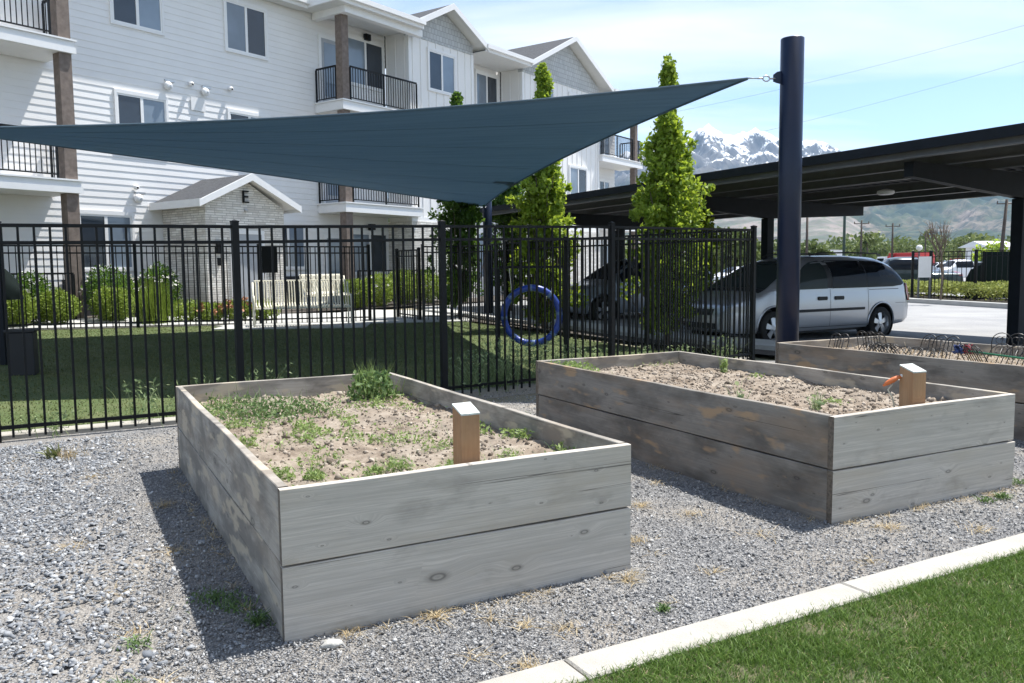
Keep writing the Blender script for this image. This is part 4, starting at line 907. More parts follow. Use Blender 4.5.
wx, wy = loc2w(P3, .62, 1.62); e = empty('fabric_scrap', (wx, wy, .66)); tag(e, 'crumpled blue and red cloth flag caught in the wire edging', 'cloth')
for k, (cx, cl_) in enumerate((((-.04), (.04, .07, .20)), ((.05), (.42, .04, .07)))):
    G = []; 
    for i in range(9):
        G.append([(cx + (i - 4) * .010 + .014 * math.sin(j * 2.1 + i), .025 * math.sin(i * 1.3 + j * .9), -.06 + j * .011 + .012 * math.cos(i * 2.3 + j)) for j in range(8)])
    m = MB(); m.grid(G); o = m.build(('blue_cloth', 'red_cloth')[k], plain('cloth_%s' % ('blue', 'red')[k], cl_, .8), e, smooth=True); so2 = o.modifiers.new('t', 'SOLIDIFY'); so2.thickness = .004
a = loc2w(P3, .60, 1.55); b = loc2w(P3, .36, .15); m = MB(); m.tube([(a[0], a[1], .63), (b[0], b[1], .60)], .009, 8); tag(m.build('green_stake', plain('green_plastic_stake', (.02, .16, .08), .4), smooth=True), 'thin green garden stake lying across the rear bed', 'stake')

# ------------------------------------------------------------------ gravel chips, stones, lawn blades, dry tufts
beds = []
for Pp in (P1, P2, P3): beds.append([loc2w(Pp, *q) for q in ((0, 0), (Pp[3], 0), (Pp[3], Pp[4]), (0, Pp[4]))])
def free(P):
    ok = np.ones(len(P), bool)
    for b in beds: ok &= ~inside(P, b)
    d = (P - E0) @ EN; ok &= d < -.01                        # garden side of the lawn edging
    a = np.array(FP[0]); b = np.array(FP[3]); n_ = np.array([-(b - a)[1], (b - a)[0]]); n_ = n_ / np.linalg.norm(n_); ok &= ((P - a) @ n_) < .12
    a = np.array(FP[3]); b = np.array(FP[5]); n_ = np.array([-(b - a)[1], (b - a)[0]]); n_ = n_ / np.linalg.norm(n_); ok &= ((P - a) @ n_) < .1
    return ok
def cone(n, ymin, ymax, pw, slo=-.72, shi=.72):
    y = ymin * (ymax / ymin) ** rng.uniform(0, 1, n) if pw is None else ymin + (ymax - ymin) * rng.uniform(0, 1, n) ** pw
    return np.stack([y * rng.uniform(slo, shi, n), y], 1)
def slate_w(P):
    # coarse slate lies on the left; ragged border
    lim = -1.25 - .46 * (P[:, 1] - 2.4) + .5 * (vnoise(P[:, 0] * 2.2 + 5, P[:, 1] * 2.2) - .5); return P[:, 0] < lim
P = cone(230000, 2.1, 11, None); P = P[free(P)]; sl = slate_w(P); P = P[~sl | (rng.random(len(P)) < .1)]
Z = gz(P[:, 0], P[:, 1]) + .004 + .006 * rng.random(len(P))
V, F = chips(np.column_stack([P, Z]), rng.choice([.005, .0085, .014], len(P), p=[.52, .40, .08]) * (1 + .07 * P[:, 1])); o = npmesh('gravel_chips', V, F, MAT['chips']); tag(o, 'fine grey crushed gravel covering the ground round the beds', 'gravel', kind='stuff')
P = np.stack([rng.uniform(-5.6, .3, 80000), rng.uniform(1.6, 7.6, 80000)], 1); P = P[free(P) & (rng.random(len(P)) < .95)]; sw = slate_w(P + rng.normal(0, .16, P.shape)); P = P[sw]
V, F = flakes(np.column_stack([P, gz(P[:, 0], P[:, 1]) + .006 + .016 * rng.random(len(P))]), rng.choice([.018, .028, .042], len(P), p=[.42, .43, .15])); o = npmesh('slate_gravel', V, F, MAT['slate']); tag(o, 'coarse blue grey slate chips along the left', 'gravel', kind='stuff')
def stone(x, y, r, label, c=(.42, .41, .38), name='stone'):
    n, k = 14, 9; G = []
    for i in range(k + 1):
        th = math.pi * i / k; row = []
        for j in range(n + 1):
            ph = 2 * math.pi * (j % n) / n; q = 1 + .22 * math.sin(3 * ph + th * 2) * math.sin(th) + .12 * math.cos(5 * ph + 1) * math.sin(th); row.append((r * 1.3 * q * math.sin(th) * math.cos(ph), r * .85 * q * math.sin(th) * math.sin(ph), r * .62 * math.cos(th)))
        G.append(row)
    m = MB(); m.grid(G, True); o = m.build(name, plain('pale_stone', c, .9, var=.25, scale=30, bump=.5), smooth=True, loc=(x, y, r * .45), rot=(0, 0, .4)); tag(o, label, 'stone')
stone(-.705, 3.085, .030, 'pale stone lying at the near corner of the left garden bed')
def turf(n, poly, h, w, mat, label, name, zoff=0, lean=.6, dens=None, bend=.6):
    xs = [p[0] for p in poly]; ys = [p[1] for p in poly]; P = np.stack([rng.uniform(min(xs), max(xs), n), rng.uniform(min(ys), max(ys), n)], 1); P = P[inside(P, poly)]
    if dens is not None: P = P[rng.random(len(P)) < dens(P)]
    B = np.column_stack([P, gz(P[:, 0], P[:, 1]) + zoff]); o = leafobj(name, [blades(B, h, w, lean, bend)], MAT[mat]); tag(o, label, 'grass', kind='stuff'); return o
def E_(a, b): return tuple(E0 + ED * a + EN * b)
turf(560000, [E_(-.6, .155), E_(5.2, .155), E_(4.6, 1.7), E_(0.2, 1.6)], .042, .0040, 'lawn_blade', 'thick green lawn grass in the near right corner', 'lawn_grass', .008, .7, dens=lambda P: np.clip(-.15 + 2.0 * fbm(P[:, 0] * 5, P[:, 1] * 5, 3), .12, 1))
turf(14000, [E_(-.6, .155), E_(5.2, .155), E_(4.6, 1.7), E_(0.2, 1.6)], .036, .003, 'dry', 'dry straw blades mixed through the front lawn', 'dry_thatch', .008, 1.2)
turf(26000, [E_(-.6, .115), E_(5.2, .125), E_(5.2, .19), E_(-.6, .19)], .042, .004, 'lawn_blade', 'grass blades overhanging the concrete edging', 'edge_grass', .006, 1.1)
turf(60000, [E_(-5, .2), E_(-.6, .2), E_(.2, 1.6), E_(4.6, 1.7), E_(5.2, .2), E_(9, .2), E_(9, 4), E_(-5, 4)], .06, .010, 'lawn_blade', 'lawn grass further along the edging', 'lawn_grass', .008, .7)
turf(120000, LP, .028, .010, 'turf_blade', 'short green turf inside the fenced dog park', 'park_grass', .012, .9)
def tuft(x, y, n, r, h, w, mat, lean=1.1, bend=.6):
    a = rng.uniform(0, 6.28, n); q = r * np.abs(rng.normal(0, .6, n)); X = x + q * np.cos(a); Y = y + q * np.sin(a); return blades(np.column_stack([X, Y, gz(X, Y) + .005]), h, w, lean, bend)
# dry straw tufts on the gravel, placed one by one
dry = [(-.02, 5.26), (.42, 5.1), (.75, 4.9), (1.0, 4.75), (.65, 4.25), (.1, 3.3), (-.15, 3.25), (.22, 3.22), (-.35, 3.4), (1.75, 3.95), (2.15, 4.55), (2.5, 4.45), (.5, 3.75), (.95, 3.9), (1.35, 4.3), (.25, 4.3), (.12, 4.75), (-2.35, 4.3), (-2.2, 5.0), (-1.75, 3.6), (-1.5, 3.2), (-2.9, 5.7), (-2.0, 6.1), (-1.25, 2.75), (-1.7, 4.1), (.62, 5.8), (.2, 6.3), (.9, 5.5), (3.6, 5.3), (-.1, 2.95), (.02, 2.9), (-3.7, 6.3), (-.3, 8.2), (.0, 8.4), (.35, 8.6), (-.55, 7.9)]
parts = [tuft(x + rng.normal(0, .05), y + rng.normal(0, .05), rng.integers(25, 75), rng.uniform(.04, .12), .045, .0035, 'dry', 2.2, 1.2) for x, y in dry]
for i in range(26):
    x, y = cone(1, 2.6, 8, .8)[0]
    if free(np.array([[x, y]]))[0]: parts.append(tuft(x, y, 14, .06, .03, .003, 'dry', 2.4, 1.2))
# litter along the near faces of the beds
for Pp in (P1, P2):
    for k in range(26):
        q = rng.uniform(0, Pp[3]); wx, wy = loc2w(Pp, q, -.03 - rng.uniform(0, .06)); parts.append(tuft(wx, wy, 10, .04, .04, .003, 'dry', 2.0, 1))
        q = rng.uniform(0, Pp[4]); wx, wy = loc2w(Pp, -.03 - rng.uniform(0, .05), q); parts.append(tuft(wx, wy, 8, .04, .05, .003, 'dry', 1.6, 1))
tag(leafobj('dry_straw', parts, MAT['dry']), 'dry straw coloured tufts scattered on the gravel', 'dry grass', kind='stuff')
parts = []
for (x, y, n, r, h) in ((-1.31, 3.55, 90, .12, .05), (-1.2, 3.45, 60, .10, .045), (-1.35, 2.75, 60, .06, .05), (-1.45, 3.1, 40, .06, .05), (-1.05, 3.3, 60, .05, .07), (-1.55, 2.5, 50, .05, .05), (.62, 3.38, 40, .03, .04), (3.0, 5.02, 60, .06, .05), (3.3, 5.35, 60, .08, .05), (2.85, 4.95, 40, .04, .05), (3.5, 5.1, 60, .08, .06), (-2.35, 6.75, 80, .12, .09), (-.2, 4.75, 30, .04, .06), (.1, 8.0, 60, .1, .06)):
    parts.append(tuft(x, y, n, r, h, .006, 'weed', .9, .8)); th = rng.uniform(0, 6.28, n); rr = r * rng.random(n); X = x + rr * np.cos(th); Y = y + rr * np.sin(th); parts.append(leaves(np.stack([X, Y, gz(X, Y) + .01 + rng.random(n) * h * .5], 1), .020, .010, .3))
tag(leafobj('low_weeds', parts, MAT['weed_mid']), 'low green weeds growing through the gravel', 'weeds', kind='stuff')
def fence_weed(x, y, h, n, label, mat='weed_pale', r=.2):
    e = empty('tall_weed', (x, y, float(gz(x, y)))); tag(e, label, 'weed', 'tall weeds growing along the picket fence')
    a = rng.normal(0, r * .5, (n, 2)); leafobj('stalks', [blades(np.column_stack([a, np.zeros(n)]), h, .009, .5, .5)], MAT[mat], e)
    c = []
    for k in range(n // 2):
        i = rng.integers(0, n); t = rng.uniform(.2, 1, 6); d = rng.normal(0, .1, 2); c += [(a[i, 0] + d[0] * q * h * 2, a[i, 1] + d[1] * q * h * 2, q * h) for q in t]
    leafobj('leaves', [leaves(np.array(c), .055, .02, .6)], MAT[mat], e)
for (x, y, h, n, lb) in ((-3.45, 7.75, .42, 26, 'tall thin weed against the fence left of the left bed'), (-3.05, 8.15, .38, 24, 'second tall weed by the fence at the back of the left bed'), (-2.5, 8.4, .5, 30, 'tall pale weed by the second fence post'),
                         (-.45, 9.7, .5, 90, 'thick pale weeds right of the third fence post'), (-.1, 9.9, .62, 110, 'tallest pale weeds between the two garden beds behind the fence'), (.3, 10.25, .55, 110, 'pale weeds under the blue hoop'), (.75, 10.6, .5, 90, 'pale weeds right of the blue hoop'), (1.2, 11.0, .4, 60, 'pale weeds by the fourth fence post'), (1.8, 11.6, .35, 50, 'weeds behind the far left corner of the middle bed'), (2.5, 12.2, .3, 46, 'weeds behind the middle bed near the tree'), (3.3, 12.75, .38, 40, 'weeds at the fence end by the van'), (-4.05, 7.2, .2, 24, 'small weed at the fence foot by the slate')):
    fence_weed(x, y, h, n, lb)
# dandelion-like weed in the slate
e = empty('broadleaf_weed', (-3.57, 6.42, .01)); tag(e, 'dark broadleaf weed with a dry tuft in the slate by the fence', 'weed')
leafobj('leaves', [blades(np.column_stack([rng.normal(0, .03, (16, 2)), np.zeros(16)]), .13, .03, .7, .5)], MAT['turf_blade'], e); leafobj('dry_tuft', [blades(np.column_stack([rng.normal(0, .05, (90, 2)) + np.array([.13, -.02]), np.zeros(90)]), .10, .004, .8, .5)], MAT['dry'], e)

# ------------------------------------------------------------------ vehicles
MAT['tyre'] = plain('tyre_rubber', (.018, .018, .018), .85, bump=.2); MAT['rim'] = plain('alloy_rim', (.55, .56, .58), .35, metal=.8)
MAT['plastic'] = plain('dark_plastic', (.016, .017, .019), .6); MAT['carglass'] = glass_mat('tinted_car_glass', (.010, .013, .018), .03); MAT['clearglass'] = glass_mat('windscreen_glass', (.035, .045, .045), .03)
MAT['redlens'] = plain('red_lamp_lens', (.35, .01, .01), .15); MAT['amber'] = plain('amber_lens', (.6, .18, .02), .2); MAT['lamp'] = plain('clear_lamp_lens', (.5, .5, .48), .12)
def paint(name, c, metal=.35, rough=.3):
    s = NT(name); s.col(c); s.set(Metallic=metal, Roughness=rough); s.b.inputs['Coat Weight'].default_value = .6; s.b.inputs['Coat Roughness'].default_value = .05
    n = s.noise(s.coord('Object'), 700, 2); s.bump(n, .02, .001); return s.m
VAN = dict(top=[(-2.56, .56), (-2.53, .80), (-2.47, 1.02), (-2.36, 1.26), (-2.22, 1.52), (-2.05, 1.66), (-1.8, 1.73), (-1.0, 1.765), (0, 1.755), (.5, 1.70), (.85, 1.60), (1.25, 1.37), (1.62, 1.14), (1.75, 1.07), (2.05, .985), (2.3, .89), (2.45, .79), (2.53, .66), (2.56, .55)],
           wid=[(-2.56, .80), (-2.5, .90), (-2.3, .96), (-1.5, .995), (1.3, .995), (1.9, .96), (2.2, .88), (2.4, .76), (2.52, .60), (2.56, .5)],
           bot=[(-2.56, .42), (-2.4, .32), (-1.9, .27), (1.9, .24), (2.4, .26), (2.56, .34)], belt=1.05, wheels=(-1.54, 1.52), wr=.335, track=.86)
SUV = dict(top=[(-2.3, .55), (-2.27, 1.0), (-2.15, 1.45), (-1.95, 1.68), (-1, 1.74), (0, 1.73), (.4, 1.66), (.75, 1.45), (1.1, 1.18), (1.25, 1.10), (1.9, 1.02), (2.2, .9), (2.28, .7), (2.3, .55)],
           wid=[(-2.3, .82), (-2.1, .92), (-1.4, .95), (1.3, .95), (1.9, .9), (2.2, .78), (2.3, .6)], bot=[(-2.3, .42), (-1.9, .3), (1.9, .28), (2.3, .36)], belt=1.06, wheels=(-1.42, 1.38), wr=.36, track=.82)
CAR = dict(top=[(-2.3, .55), (-2.25, .95), (-1.9, 1.02), (-1.55, 1.08), (-1.0, 1.38), (-.4, 1.44), (.2, 1.40), (.85, 1.08), (1.0, 1.0), (1.8, .9), (2.2, .78), (2.3, .55)],
           wid=[(-2.3, .75), (-2.0, .88), (1.5, .9), (2.1, .8), (2.3, .6)], bot=[(-2.3, .36), (-1.9, .24), (1.9, .22), (2.3, .3)], belt=.95, wheels=(-1.4, 1.38), wr=.32, track=.78)
class Body:
    P_, Q_ = 2.6, 3.1
    def __init__(s, d): s.d = d
    def top(s, x): return float(np.interp(x, *zip(*s.d['top'])))
    def w(s, x): return float(np.interp(x, *zip(*s.d['wid'])))
    def bot(s, x): return float(np.interp(x, *zip(*s.d['bot'])))
    def sh(s, x): return min(s.d['belt'], s.top(x) - .09)
    def side(s, x, z):
        w, b, h, t = s.w(x), s.bot(x), s.sh(x), s.top(x)
        if z >= h:
            q = min(1, (z - h) / (t - h)); return w * .975 * (1 - q ** s.P_) ** (1 / s.Q_) if t > 1.2 else w * .975 * (1 - q ** 2.4) ** (1 / 2.2)
        k = (z - b) / max(.01, h - b); return w * float(np.interp(k, [0, .08, .25, .55, .8, 1], [.93, .975, .99, 1.0, .992, .975]))
    def zat(s, x, y):
        w, h, t = s.w(x), s.sh(x), s.top(x); q = min(1, abs(y) / (w * .975))
        return h + (t - h) * (1 - q ** s.Q_) ** (1 / s.P_) if t > 1.2 else h + (t - h) * (1 - q ** 2.2) ** (1 / 2.4)
    def mesh(s, n=64):
        x0, x1 = s.d['top'][0][0], s.d['top'][-1][0]; xs = x0 + (x1 - x0) * (.5 - .5 * np.cos(np.linspace(0, np.pi, n))); xs = np.sort(np.concatenate([xs, [-.5, 0, .5]]))
        rows = []
        for x in xs:
            b, h, t = s.bot(x), s.sh(x), s.top(x); zz = [b + (h - b) * k for k in (0, .08, .16, .25, .38, .52, .66, .8, .92)] + [h]
            half = [(s.side(x, z), z) for z in zz]
            for q in (.15, .3, .45, .6, .72, .82, .9, .955, .985): z = h + (t - h) * q; half.append((s.side(x, z), z))
            for f in (.72, .45, .2): y = half[18][0] * f; half.append((y, s.zat(x, y)))
            ring = [(x, 0, b)] + [(x, -y, z) for y, z in half] + [(x, 0, t)] + [(x, y, z) for y, z in half[::-1]]; rows.append(ring)
        k = len(rows[0]); V = [p for r in rows for p in r]; F = []
        for i in range(len(rows) - 1):
            for j in range(k): F.append((i * k + j, (i + 1) * k + j, (i + 1) * k + (j + 1) % k, i * k + (j + 1) % k))
        F.append(tuple(range(k))); F.append(tuple((len(rows) - 1) * k + j for j in range(k))[::-1]); return V, [f[::-1] for f in F]
def fixn(o):
    import bmesh
    bm = bmesh.new(); bm.from_mesh(o.data); bmesh.ops.remove_doubles(bm, verts=bm.verts[:], dist=1e-5); bmesh.ops.dissolve_degenerate(bm, edges=bm.edges[:], dist=1e-5); bmesh.ops.recalc_face_normals(bm, faces=bm.faces[:]); bm.to_mesh(o.data); bm.free()
def wheel(parent, x, y, r, side_, mats, spokes=5, simple=False):
    e = MB(); w = .21
    e.lathe([(r * .66, -w / 2), (r * .93, -w / 2), (r, -w * .36), (r, w * .36), (r * .93, w / 2), (r * .66, w / 2)], (x, y, r), 'y', 32, cap=False); t = e.build('wheel', MAT['tyre'], parent, smooth=True)
    o = side_ * w / 2
    if simple:
        m = MB(); m.lathe([(r * .66, 0), (r * .5, .01)], (x, y + o * .8, r), 'y', 12); m.build('rim', MAT['rim'], t); return t
    m = MB(); m.lathe([(r * .70, o * 1.02), (r * .66, o * .86), (r * .60, o * .3)], (x, y, r), 'y', 32, cap=False)
    for i in range(spokes):
        a = 2 * math.pi * i / spokes + .3
        c, s_ = math.cos(a), math.sin(a); p = lambda u, v, h: (x + u * c - v * s_, y + h, r + u * s_ + v * c)
        h0, h1 = o * .55, o * .84
        m.add([p(.03, -.035, h1), (p(r * .66, -.062, h0 + .2 * (h1 - h0))), p(r * .66, .062, h0 + .2 * (h1 - h0)), p(.03, .035, h1), p(.03, -.035, h0), p(r * .66, -.062, h0 - .01), p(r * .66, .062, h0 - .01), p(.03, .035, h0)], [(0, 1, 2, 3), (4, 7, 6, 5), (0, 4, 5, 1), (1, 5, 6, 2), (2, 6, 7, 3), (3, 7, 4, 0)])
    m.lathe([(.06, o * .5), (.06, o * .86), (.04, o * .92)], (x, y, r), 'y', 16); m.build('rim', MAT['rim'], t)
    m = MB(); m.lathe([(r * .62, -o * .2), (r * .55, o * .15)], (x, y, r), 'y', 24); m.build('brake_disc', MAT['plastic'], t); return t
def vehicle(d, name, loc, deg, pmat, label, group=None, detail=True, cat='car'):
    e = empty(name, loc, R(deg)); tag(e, label, cat, group); B = Body(d)
    V, F = B.mesh(64 if detail else 30); m = MB(); m.add(V, F); body = m.build('body', pmat, e, smooth=True); wr = d['wr']; fixn(body)
    if detail:
        for wx in d['wheels']:
            for sg in (-1, 1):
                c = MB(); c.lathe([(wr + .065, -.22), (wr + .065, .25)], (wx, sg * .86, wr + .02), 'y', 40); co = c.build('cutter', MAT['plastic']); co.parent = e; fixn(co)
                bo = body.modifiers.new('b', 'BOOLEAN'); bo.object = co; bo.operation = 'DIFFERENCE'; bo.solver = 'EXACT'
                bpy.context.view_layer.update(); dg = bpy.context.evaluated_depsgraph_get(); nm = bpy.data.meshes.new_from_object(body.evaluated_get(dg)); body.modifiers.clear(); body.data = nm
                bpy.data.objects.remove(co)
                q = MB(); q.lathe([(wr + .062, -.21), (wr + .062, .11)], (wx, sg * .86, wr + .02), 'y', 40, cap=False); q.build('wheel_well', MAT['plastic'], e)
                rg = [];
                for t in np.linspace(-.25, math.pi + .25, 26): rg.append((wx + (wr + .075) * math.cos(t), 0, wr + .02 + (wr + .075) * math.sin(t)))
                rg = [(a, sg * (B.side(a, b) + .002), b) for a, _, b in rg if b > B.bot(a) + .02]; q = MB(); q.tube(rg, .022, 6); q.build('arch_lip', pmat, e, smooth=True)
        nm = body.data; nm.polygons.foreach_set('use_smooth', [True] * len(nm.polygons))
        try: nm.set_sharp_from_angle(angle=R(38))
        except Exception: pass
        if not nm.materials: nm.materials.append(pmat)
    for wx in d['wheels']:
        for sg in (-1, 1): wheel(e, wx, sg * (d['track'] + .02), wr, sg, None, simple=not detail)
    def sidepatch(nm_, xs, lo, hi, mat, off=.006, sgs=(-1, 1), nz=7):
        for sg in sgs:
            G = [[(x, sg * (B.side(x, z) + off), z) for z in np.linspace(np.interp(x, *zip(*lo)), np.interp(x, *zip(*hi)), nz)] for x in xs]
            G = np.array(G); m = MB(); m.grid(G, flip=sg < 0); m.grid(G - np.array([0, sg * .012, 0]), flip=sg > 0); m.build(nm_, mat, e, smooth=True)
    def toppatch(nm_, x0, x1, f0, f1, mat, off=.008):
        G = []
        for x in np.linspace(x0, x1, 9):
            wmax = np.interp(x, [x0, x1], [f0, f1]); row = []
            for y in np.linspace(-wmax, wmax, 15): row.append((x + (off if x > 0 else -off), y, B.zat(x, y) + off))
            G.append(row)
        m = MB(); m.grid(G, flip=True); m.build(nm_, mat, e, smooth=True)
    def arcx(a, b, n=14): return np.linspace(a, b, n)
    return e, B, sidepatch, toppatch, arcx
MAT['silver'] = paint('silver_metallic_paint', (.46, .48, .52), .55, .3)
def minivan(loc, deg):
    e, B, sp, tp, ax = vehicle(VAN, 'minivan', loc, deg, MAT['silver'], 'silver minivan with dark tinted windows parked under the carport behind the thick navy column', cat='minivan')
    # windows
    sp('rear_quarter_window', ax(-2.30, -1.10, 22), [(-2.30, 1.17), (-2.22, 1.12), (-1.9, 1.09), (-1.10, 1.085)], [(-2.30, 1.19), (-2.2, 1.34), (-2.05, 1.47), (-1.85, 1.57), (-1.6, 1.625), (-1.10, 1.645)], MAT['carglass'])
    sp('sliding_door_window', ax(-1.075, -.07), [(-1.09, 1.085), (-.07, 1.08)], [(-1.09, 1.645), (-.07, 1.65)], MAT['carglass'])
    sp('front_door_window', ax(.07, 1.12, 18), [(.07, 1.08), (1.12, 1.07)], [(.07, 1.645), (.35, 1.615), (.55, 1.545), (.8, 1.41), (1.0, 1.25), (1.12, 1.12)], MAT['clearglass'])
    sp('pillar_trim', ax(-1.105, -1.07, 3), [(-3, 1.085), (3, 1.085)], [(-3, 1.645), (3, 1.645)], MAT['plastic'], .004); sp('pillar_trim', ax(-.07, .07, 3), [(-.1, 1.085), (.1, 1.085)], [(-.1, 1.635), (.1, 1.635)], MAT['plastic'], .003)
    tp('windscreen', .72, 1.66, .68, .84, MAT['clearglass']); tp('rear_window', -2.42, -2.14, .74, .68, MAT['carglass'])
    tp('wiper_cowl', 1.67, 1.80, .84, .82, MAT['plastic'])
    # rub strip, door seams, handles, fuel door
    sp('rub_strip', ax(-1.0, 1.10, 16), [(-2, .635), (2, .615)], [(-2, .685), (2, .675)], MAT['plastic'], .016, nz=3)
    for x in (-1.12, 0.0, 1.17): sp('door_seam', ax(x - .004, x + .004, 2), [(-3, .33), (3, .33)], [(-3, 1.07 if x != 5 else 1), (3, 1.07)], MAT['plastic'], .0025)
    sp('door_seam', ax(-1.12, 1.17, 10), [(-3, .315), (3, .315)], [(-3, .325), (3, .325)], MAT['plastic'], .0025, nz=2)
    sp('slide_track', ax(-2.1, -1.15, 10), [(-3, 1.035), (3, 1.035)], [(-3, 1.048), (3, 1.048)], MAT['plastic'], .003, nz=2)
    for sg in (-1, 1):
        for x in (-.25, .23):
            m = MB(); y = B.side(x, .89); m.prism([(x - .115, .85), (x + .115, .85), (x + .13, .885), (x + .115, .925), (x - .115, .925), (x - .13, .885)], 'y', sg * (y - .01), sg * (y + .022)); m.build('door_handle', MAT['plastic'], e)
        m = MB(); y = B.side(1.0, 1.1); m.lathe([(.02, 0), (.10, .02), (.115, .07), (.09, .11), (.0, .12)], (1.12, sg * (y + .10), 1.10), 'x', 14); m.box(1.08, 1.16, min(sg * (y - .04), sg * (y + .1)), max(sg * (y - .04), sg * (y + .1)), 1.03, 1.08); m.build('wing_mirror', MAT['silver'], e, smooth=True)
        # lamps
        G = [[(x, sg * (B.side(x, z) + .008), z) for z in np.linspace(*( .80, 1.14), 8)] for x in np.linspace(-2.50, -2.33, 6)]
        G = [[(-2.555 + .30 * (z - .78) * .9 + k * .16 * (1 - abs(z - .95) * 1.2), sg * (B.side(-2.52 + .28 * (z - .78) + k * .16, z) + .008), z) for z in np.linspace(.78, 1.16, 9)] for k in np.linspace(0, 1, 5)]
        m = MB(); m.grid(G, flip=sg < 0); m.grid(np.array(G) - np.array([0, sg * .02, 0]), flip=sg > 0); m.build('tail_light', MAT['redlens'], e, smooth=True)
        G = [[(x, sg * (B.side(x, z) + .006), z) for z in np.linspace(.66, .80 - .1 * (x - 2.05), 5)] for x in np.linspace(2.0, 2.47, 9)]
        m = MB(); m.grid(G, flip=sg < 0); hl = m.build('headlight', MAT['lamp'], e, smooth=True)
        G = [[(x, sg * (B.side(x, z) + .010), z) for z in np.linspace(.67, .79, 5)] for x in np.linspace(2.0, 2.09, 4)]
        m = MB(); m.grid(G, flip=sg < 0); m.build('turn_lens', MAT['amber'], hl, smooth=True)
        m = MB(); m.tube([(-1.9, sg * .62, 1.755), (-1.75, sg * .64, 1.79), (-1.0, sg * .65, 1.81), (0, sg * .65, 1.80), (.25, sg * .64, 1.75)], .018, 6); m.build('roof_rail', MAT['plastic'], e, smooth=True)
    # front grille and bumper inlets
    def front(nm_, z0, z1, w, mat, off=.01):
        G = []
        for y in np.linspace(-w, w, 13):
            row = []
            for z in np.linspace(z0, z1, 4):
                xs = np.linspace(2.0, 2.56, 60); bx = 2.0
                for x in xs:
                    if B.side(x, z) >= abs(y) and z <= B.top(x): bx = x
                row.append((bx + off, y, z))
            G.append(row)
        m = MB(); m.grid(G, flip=False); m.build(nm_, mat, e, smooth=True)
    front('grille', .60, .72, .36, MAT['plastic']); front('bumper_inlet', .34, .45, .5, MAT['plastic'])
    sp('bumper_seam', ax(-2.5, -1.98, 8), [(-3, .74), (3, .74)], [(-3, .747), (3, .747)], MAT['plastic'], .003, nz=2)
    m = MB(); m.box(-1.9, 2.0, -.8, .8, .2, .3); m.build('underbody', MAT['plastic'], e); return e
minivan((5.98, 17.75, -.09), 180 + 28)
def simple_car(d, name, loc, deg, pmat, label, cat, group=None, pickup=False, detail=False):
    e, B, sp, tp, ax = vehicle(d, name, loc, deg, pmat, label, group, detail, cat)
    x0 = {'VAN': 0}.get('x', None); b = d['belt'] + .04; tops = d['top']; zs = max(z for _, z in tops)
    xr = [x for x, z in tops if z > b + .12]; a, c = min(xr), max(xr); xs = np.linspace(a + .1, c + .1, 16)
    hi = [(x, max(b + .02, min(zs - .13, B.top(x) - .10))) for x in xs]
    sp('side_window', xs, [(-9, b), (9, b)], hi, MAT['carglass'])
    xx = [x for x, z in tops if x > 0 and z > b + .02]; xw = max(xx)
    f = [x for x, z in tops if x > 0 and z > zs - .15]; tp('windscreen', max(f), xw, .6, .72, MAT['carglass'])
    r_ = [x for x, z in tops if x < 0 and z > b + .1]; rr = [x for x, z in tops if x < 0 and z > zs - .15]
    if not pickup: tp('rear_window', min(r_) - .02, min(rr), .68, .6, MAT['carglass'])
    if not detail:
        for wx in d['wheels']:
            for sg in (-1, 1):
                m = MB(); y = B.side(wx, .5); m.lathe([(d['wr'] + .07, sg * (y - .05)), (d['wr'] + .07, sg * (y + .006))], (wx, 0, d['wr']), 'y', 20); m.build('wheel_arch', MAT['plastic'], e)
    for sg in (-1, 1):
        zl = .72 * zs / 1.7 + .1; xl = tops[-1][0] - .12; G = [[(x, sg * (B.side(x, z) + .012), z) for z in np.linspace(zl, zl + .12, 3)] for x in np.linspace(xl - .25, xl, 4)]; m = MB(); m.grid(G, flip=sg < 0); m.build('headlight', MAT['lamp'], e)
        xl = tops[0][0] + .05; G = [[(x, sg * (B.side(x, z) + .012), z) for z in np.linspace(zl, zl + .2, 3)] for x in np.linspace(xl, xl + .16, 4)]; m = MB(); m.grid(G, flip=sg < 0); m.build('tail_light', MAT['redlens'], e)
    return e
MAT['white_paint'] = paint('white_car_paint', (.72, .73, .75), 0, .3); MAT['dark_paint'] = paint('dark_green_car_paint', (.02, .035, .035), .3, .3); MAT['grey_paint'] = paint('grey_blue_car_paint', (.30, .34, .40), .5, .3); MAT['black_paint'] = paint('black_car_paint', (.012, .012, .014), .2, .3); MAT['red_paint'] = paint('red_vehicle_paint', (.5, .02, .02), .1, .35)
simple_car(SUV, 'parked_car', (3.3, 23.3, -.02), 204, MAT['grey_paint'], 'pale grey car parked under the carport, glimpsed between two trees', 'car', detail=True)
simple_car(SUV, 'parked_car', (8.4, 25.2, -.02), 204, MAT['black_paint'], 'black car parked behind the pale grey car, hidden by the trees', 'car')
PICK = dict(top=[(-2.75, .6), (-2.72, 1.02), (-1.0, 1.04), (-.92, 1.1), (-.85, 1.7), (-.7, 1.82), (.3, 1.82), (.55, 1.72), (1.05, 1.22), (1.15, 1.16), (2.3, 1.08), (2.6, .95), (2.72, .65)],
            wid=[(-2.75, .9), (2.2, .95), (2.6, .82), (2.72, .65)], bot=[(-2.75, .5), (-2, .42), (2, .4), (2.72, .45)], belt=1.14, wheels=(-1.75, 1.75), wr=.4, track=.84)
def px(u, D): return ((u - 512) / 835.3 * D, D)
fz = .06
def far_car(d, name, u, D, deg, mat, label, cat, pickup=False): x, y = px(u, D); return simple_car(d, name, (x, y, fz), deg, MAT[mat], label, cat, 'vehicles parked in the lot beyond the far fence', pickup)
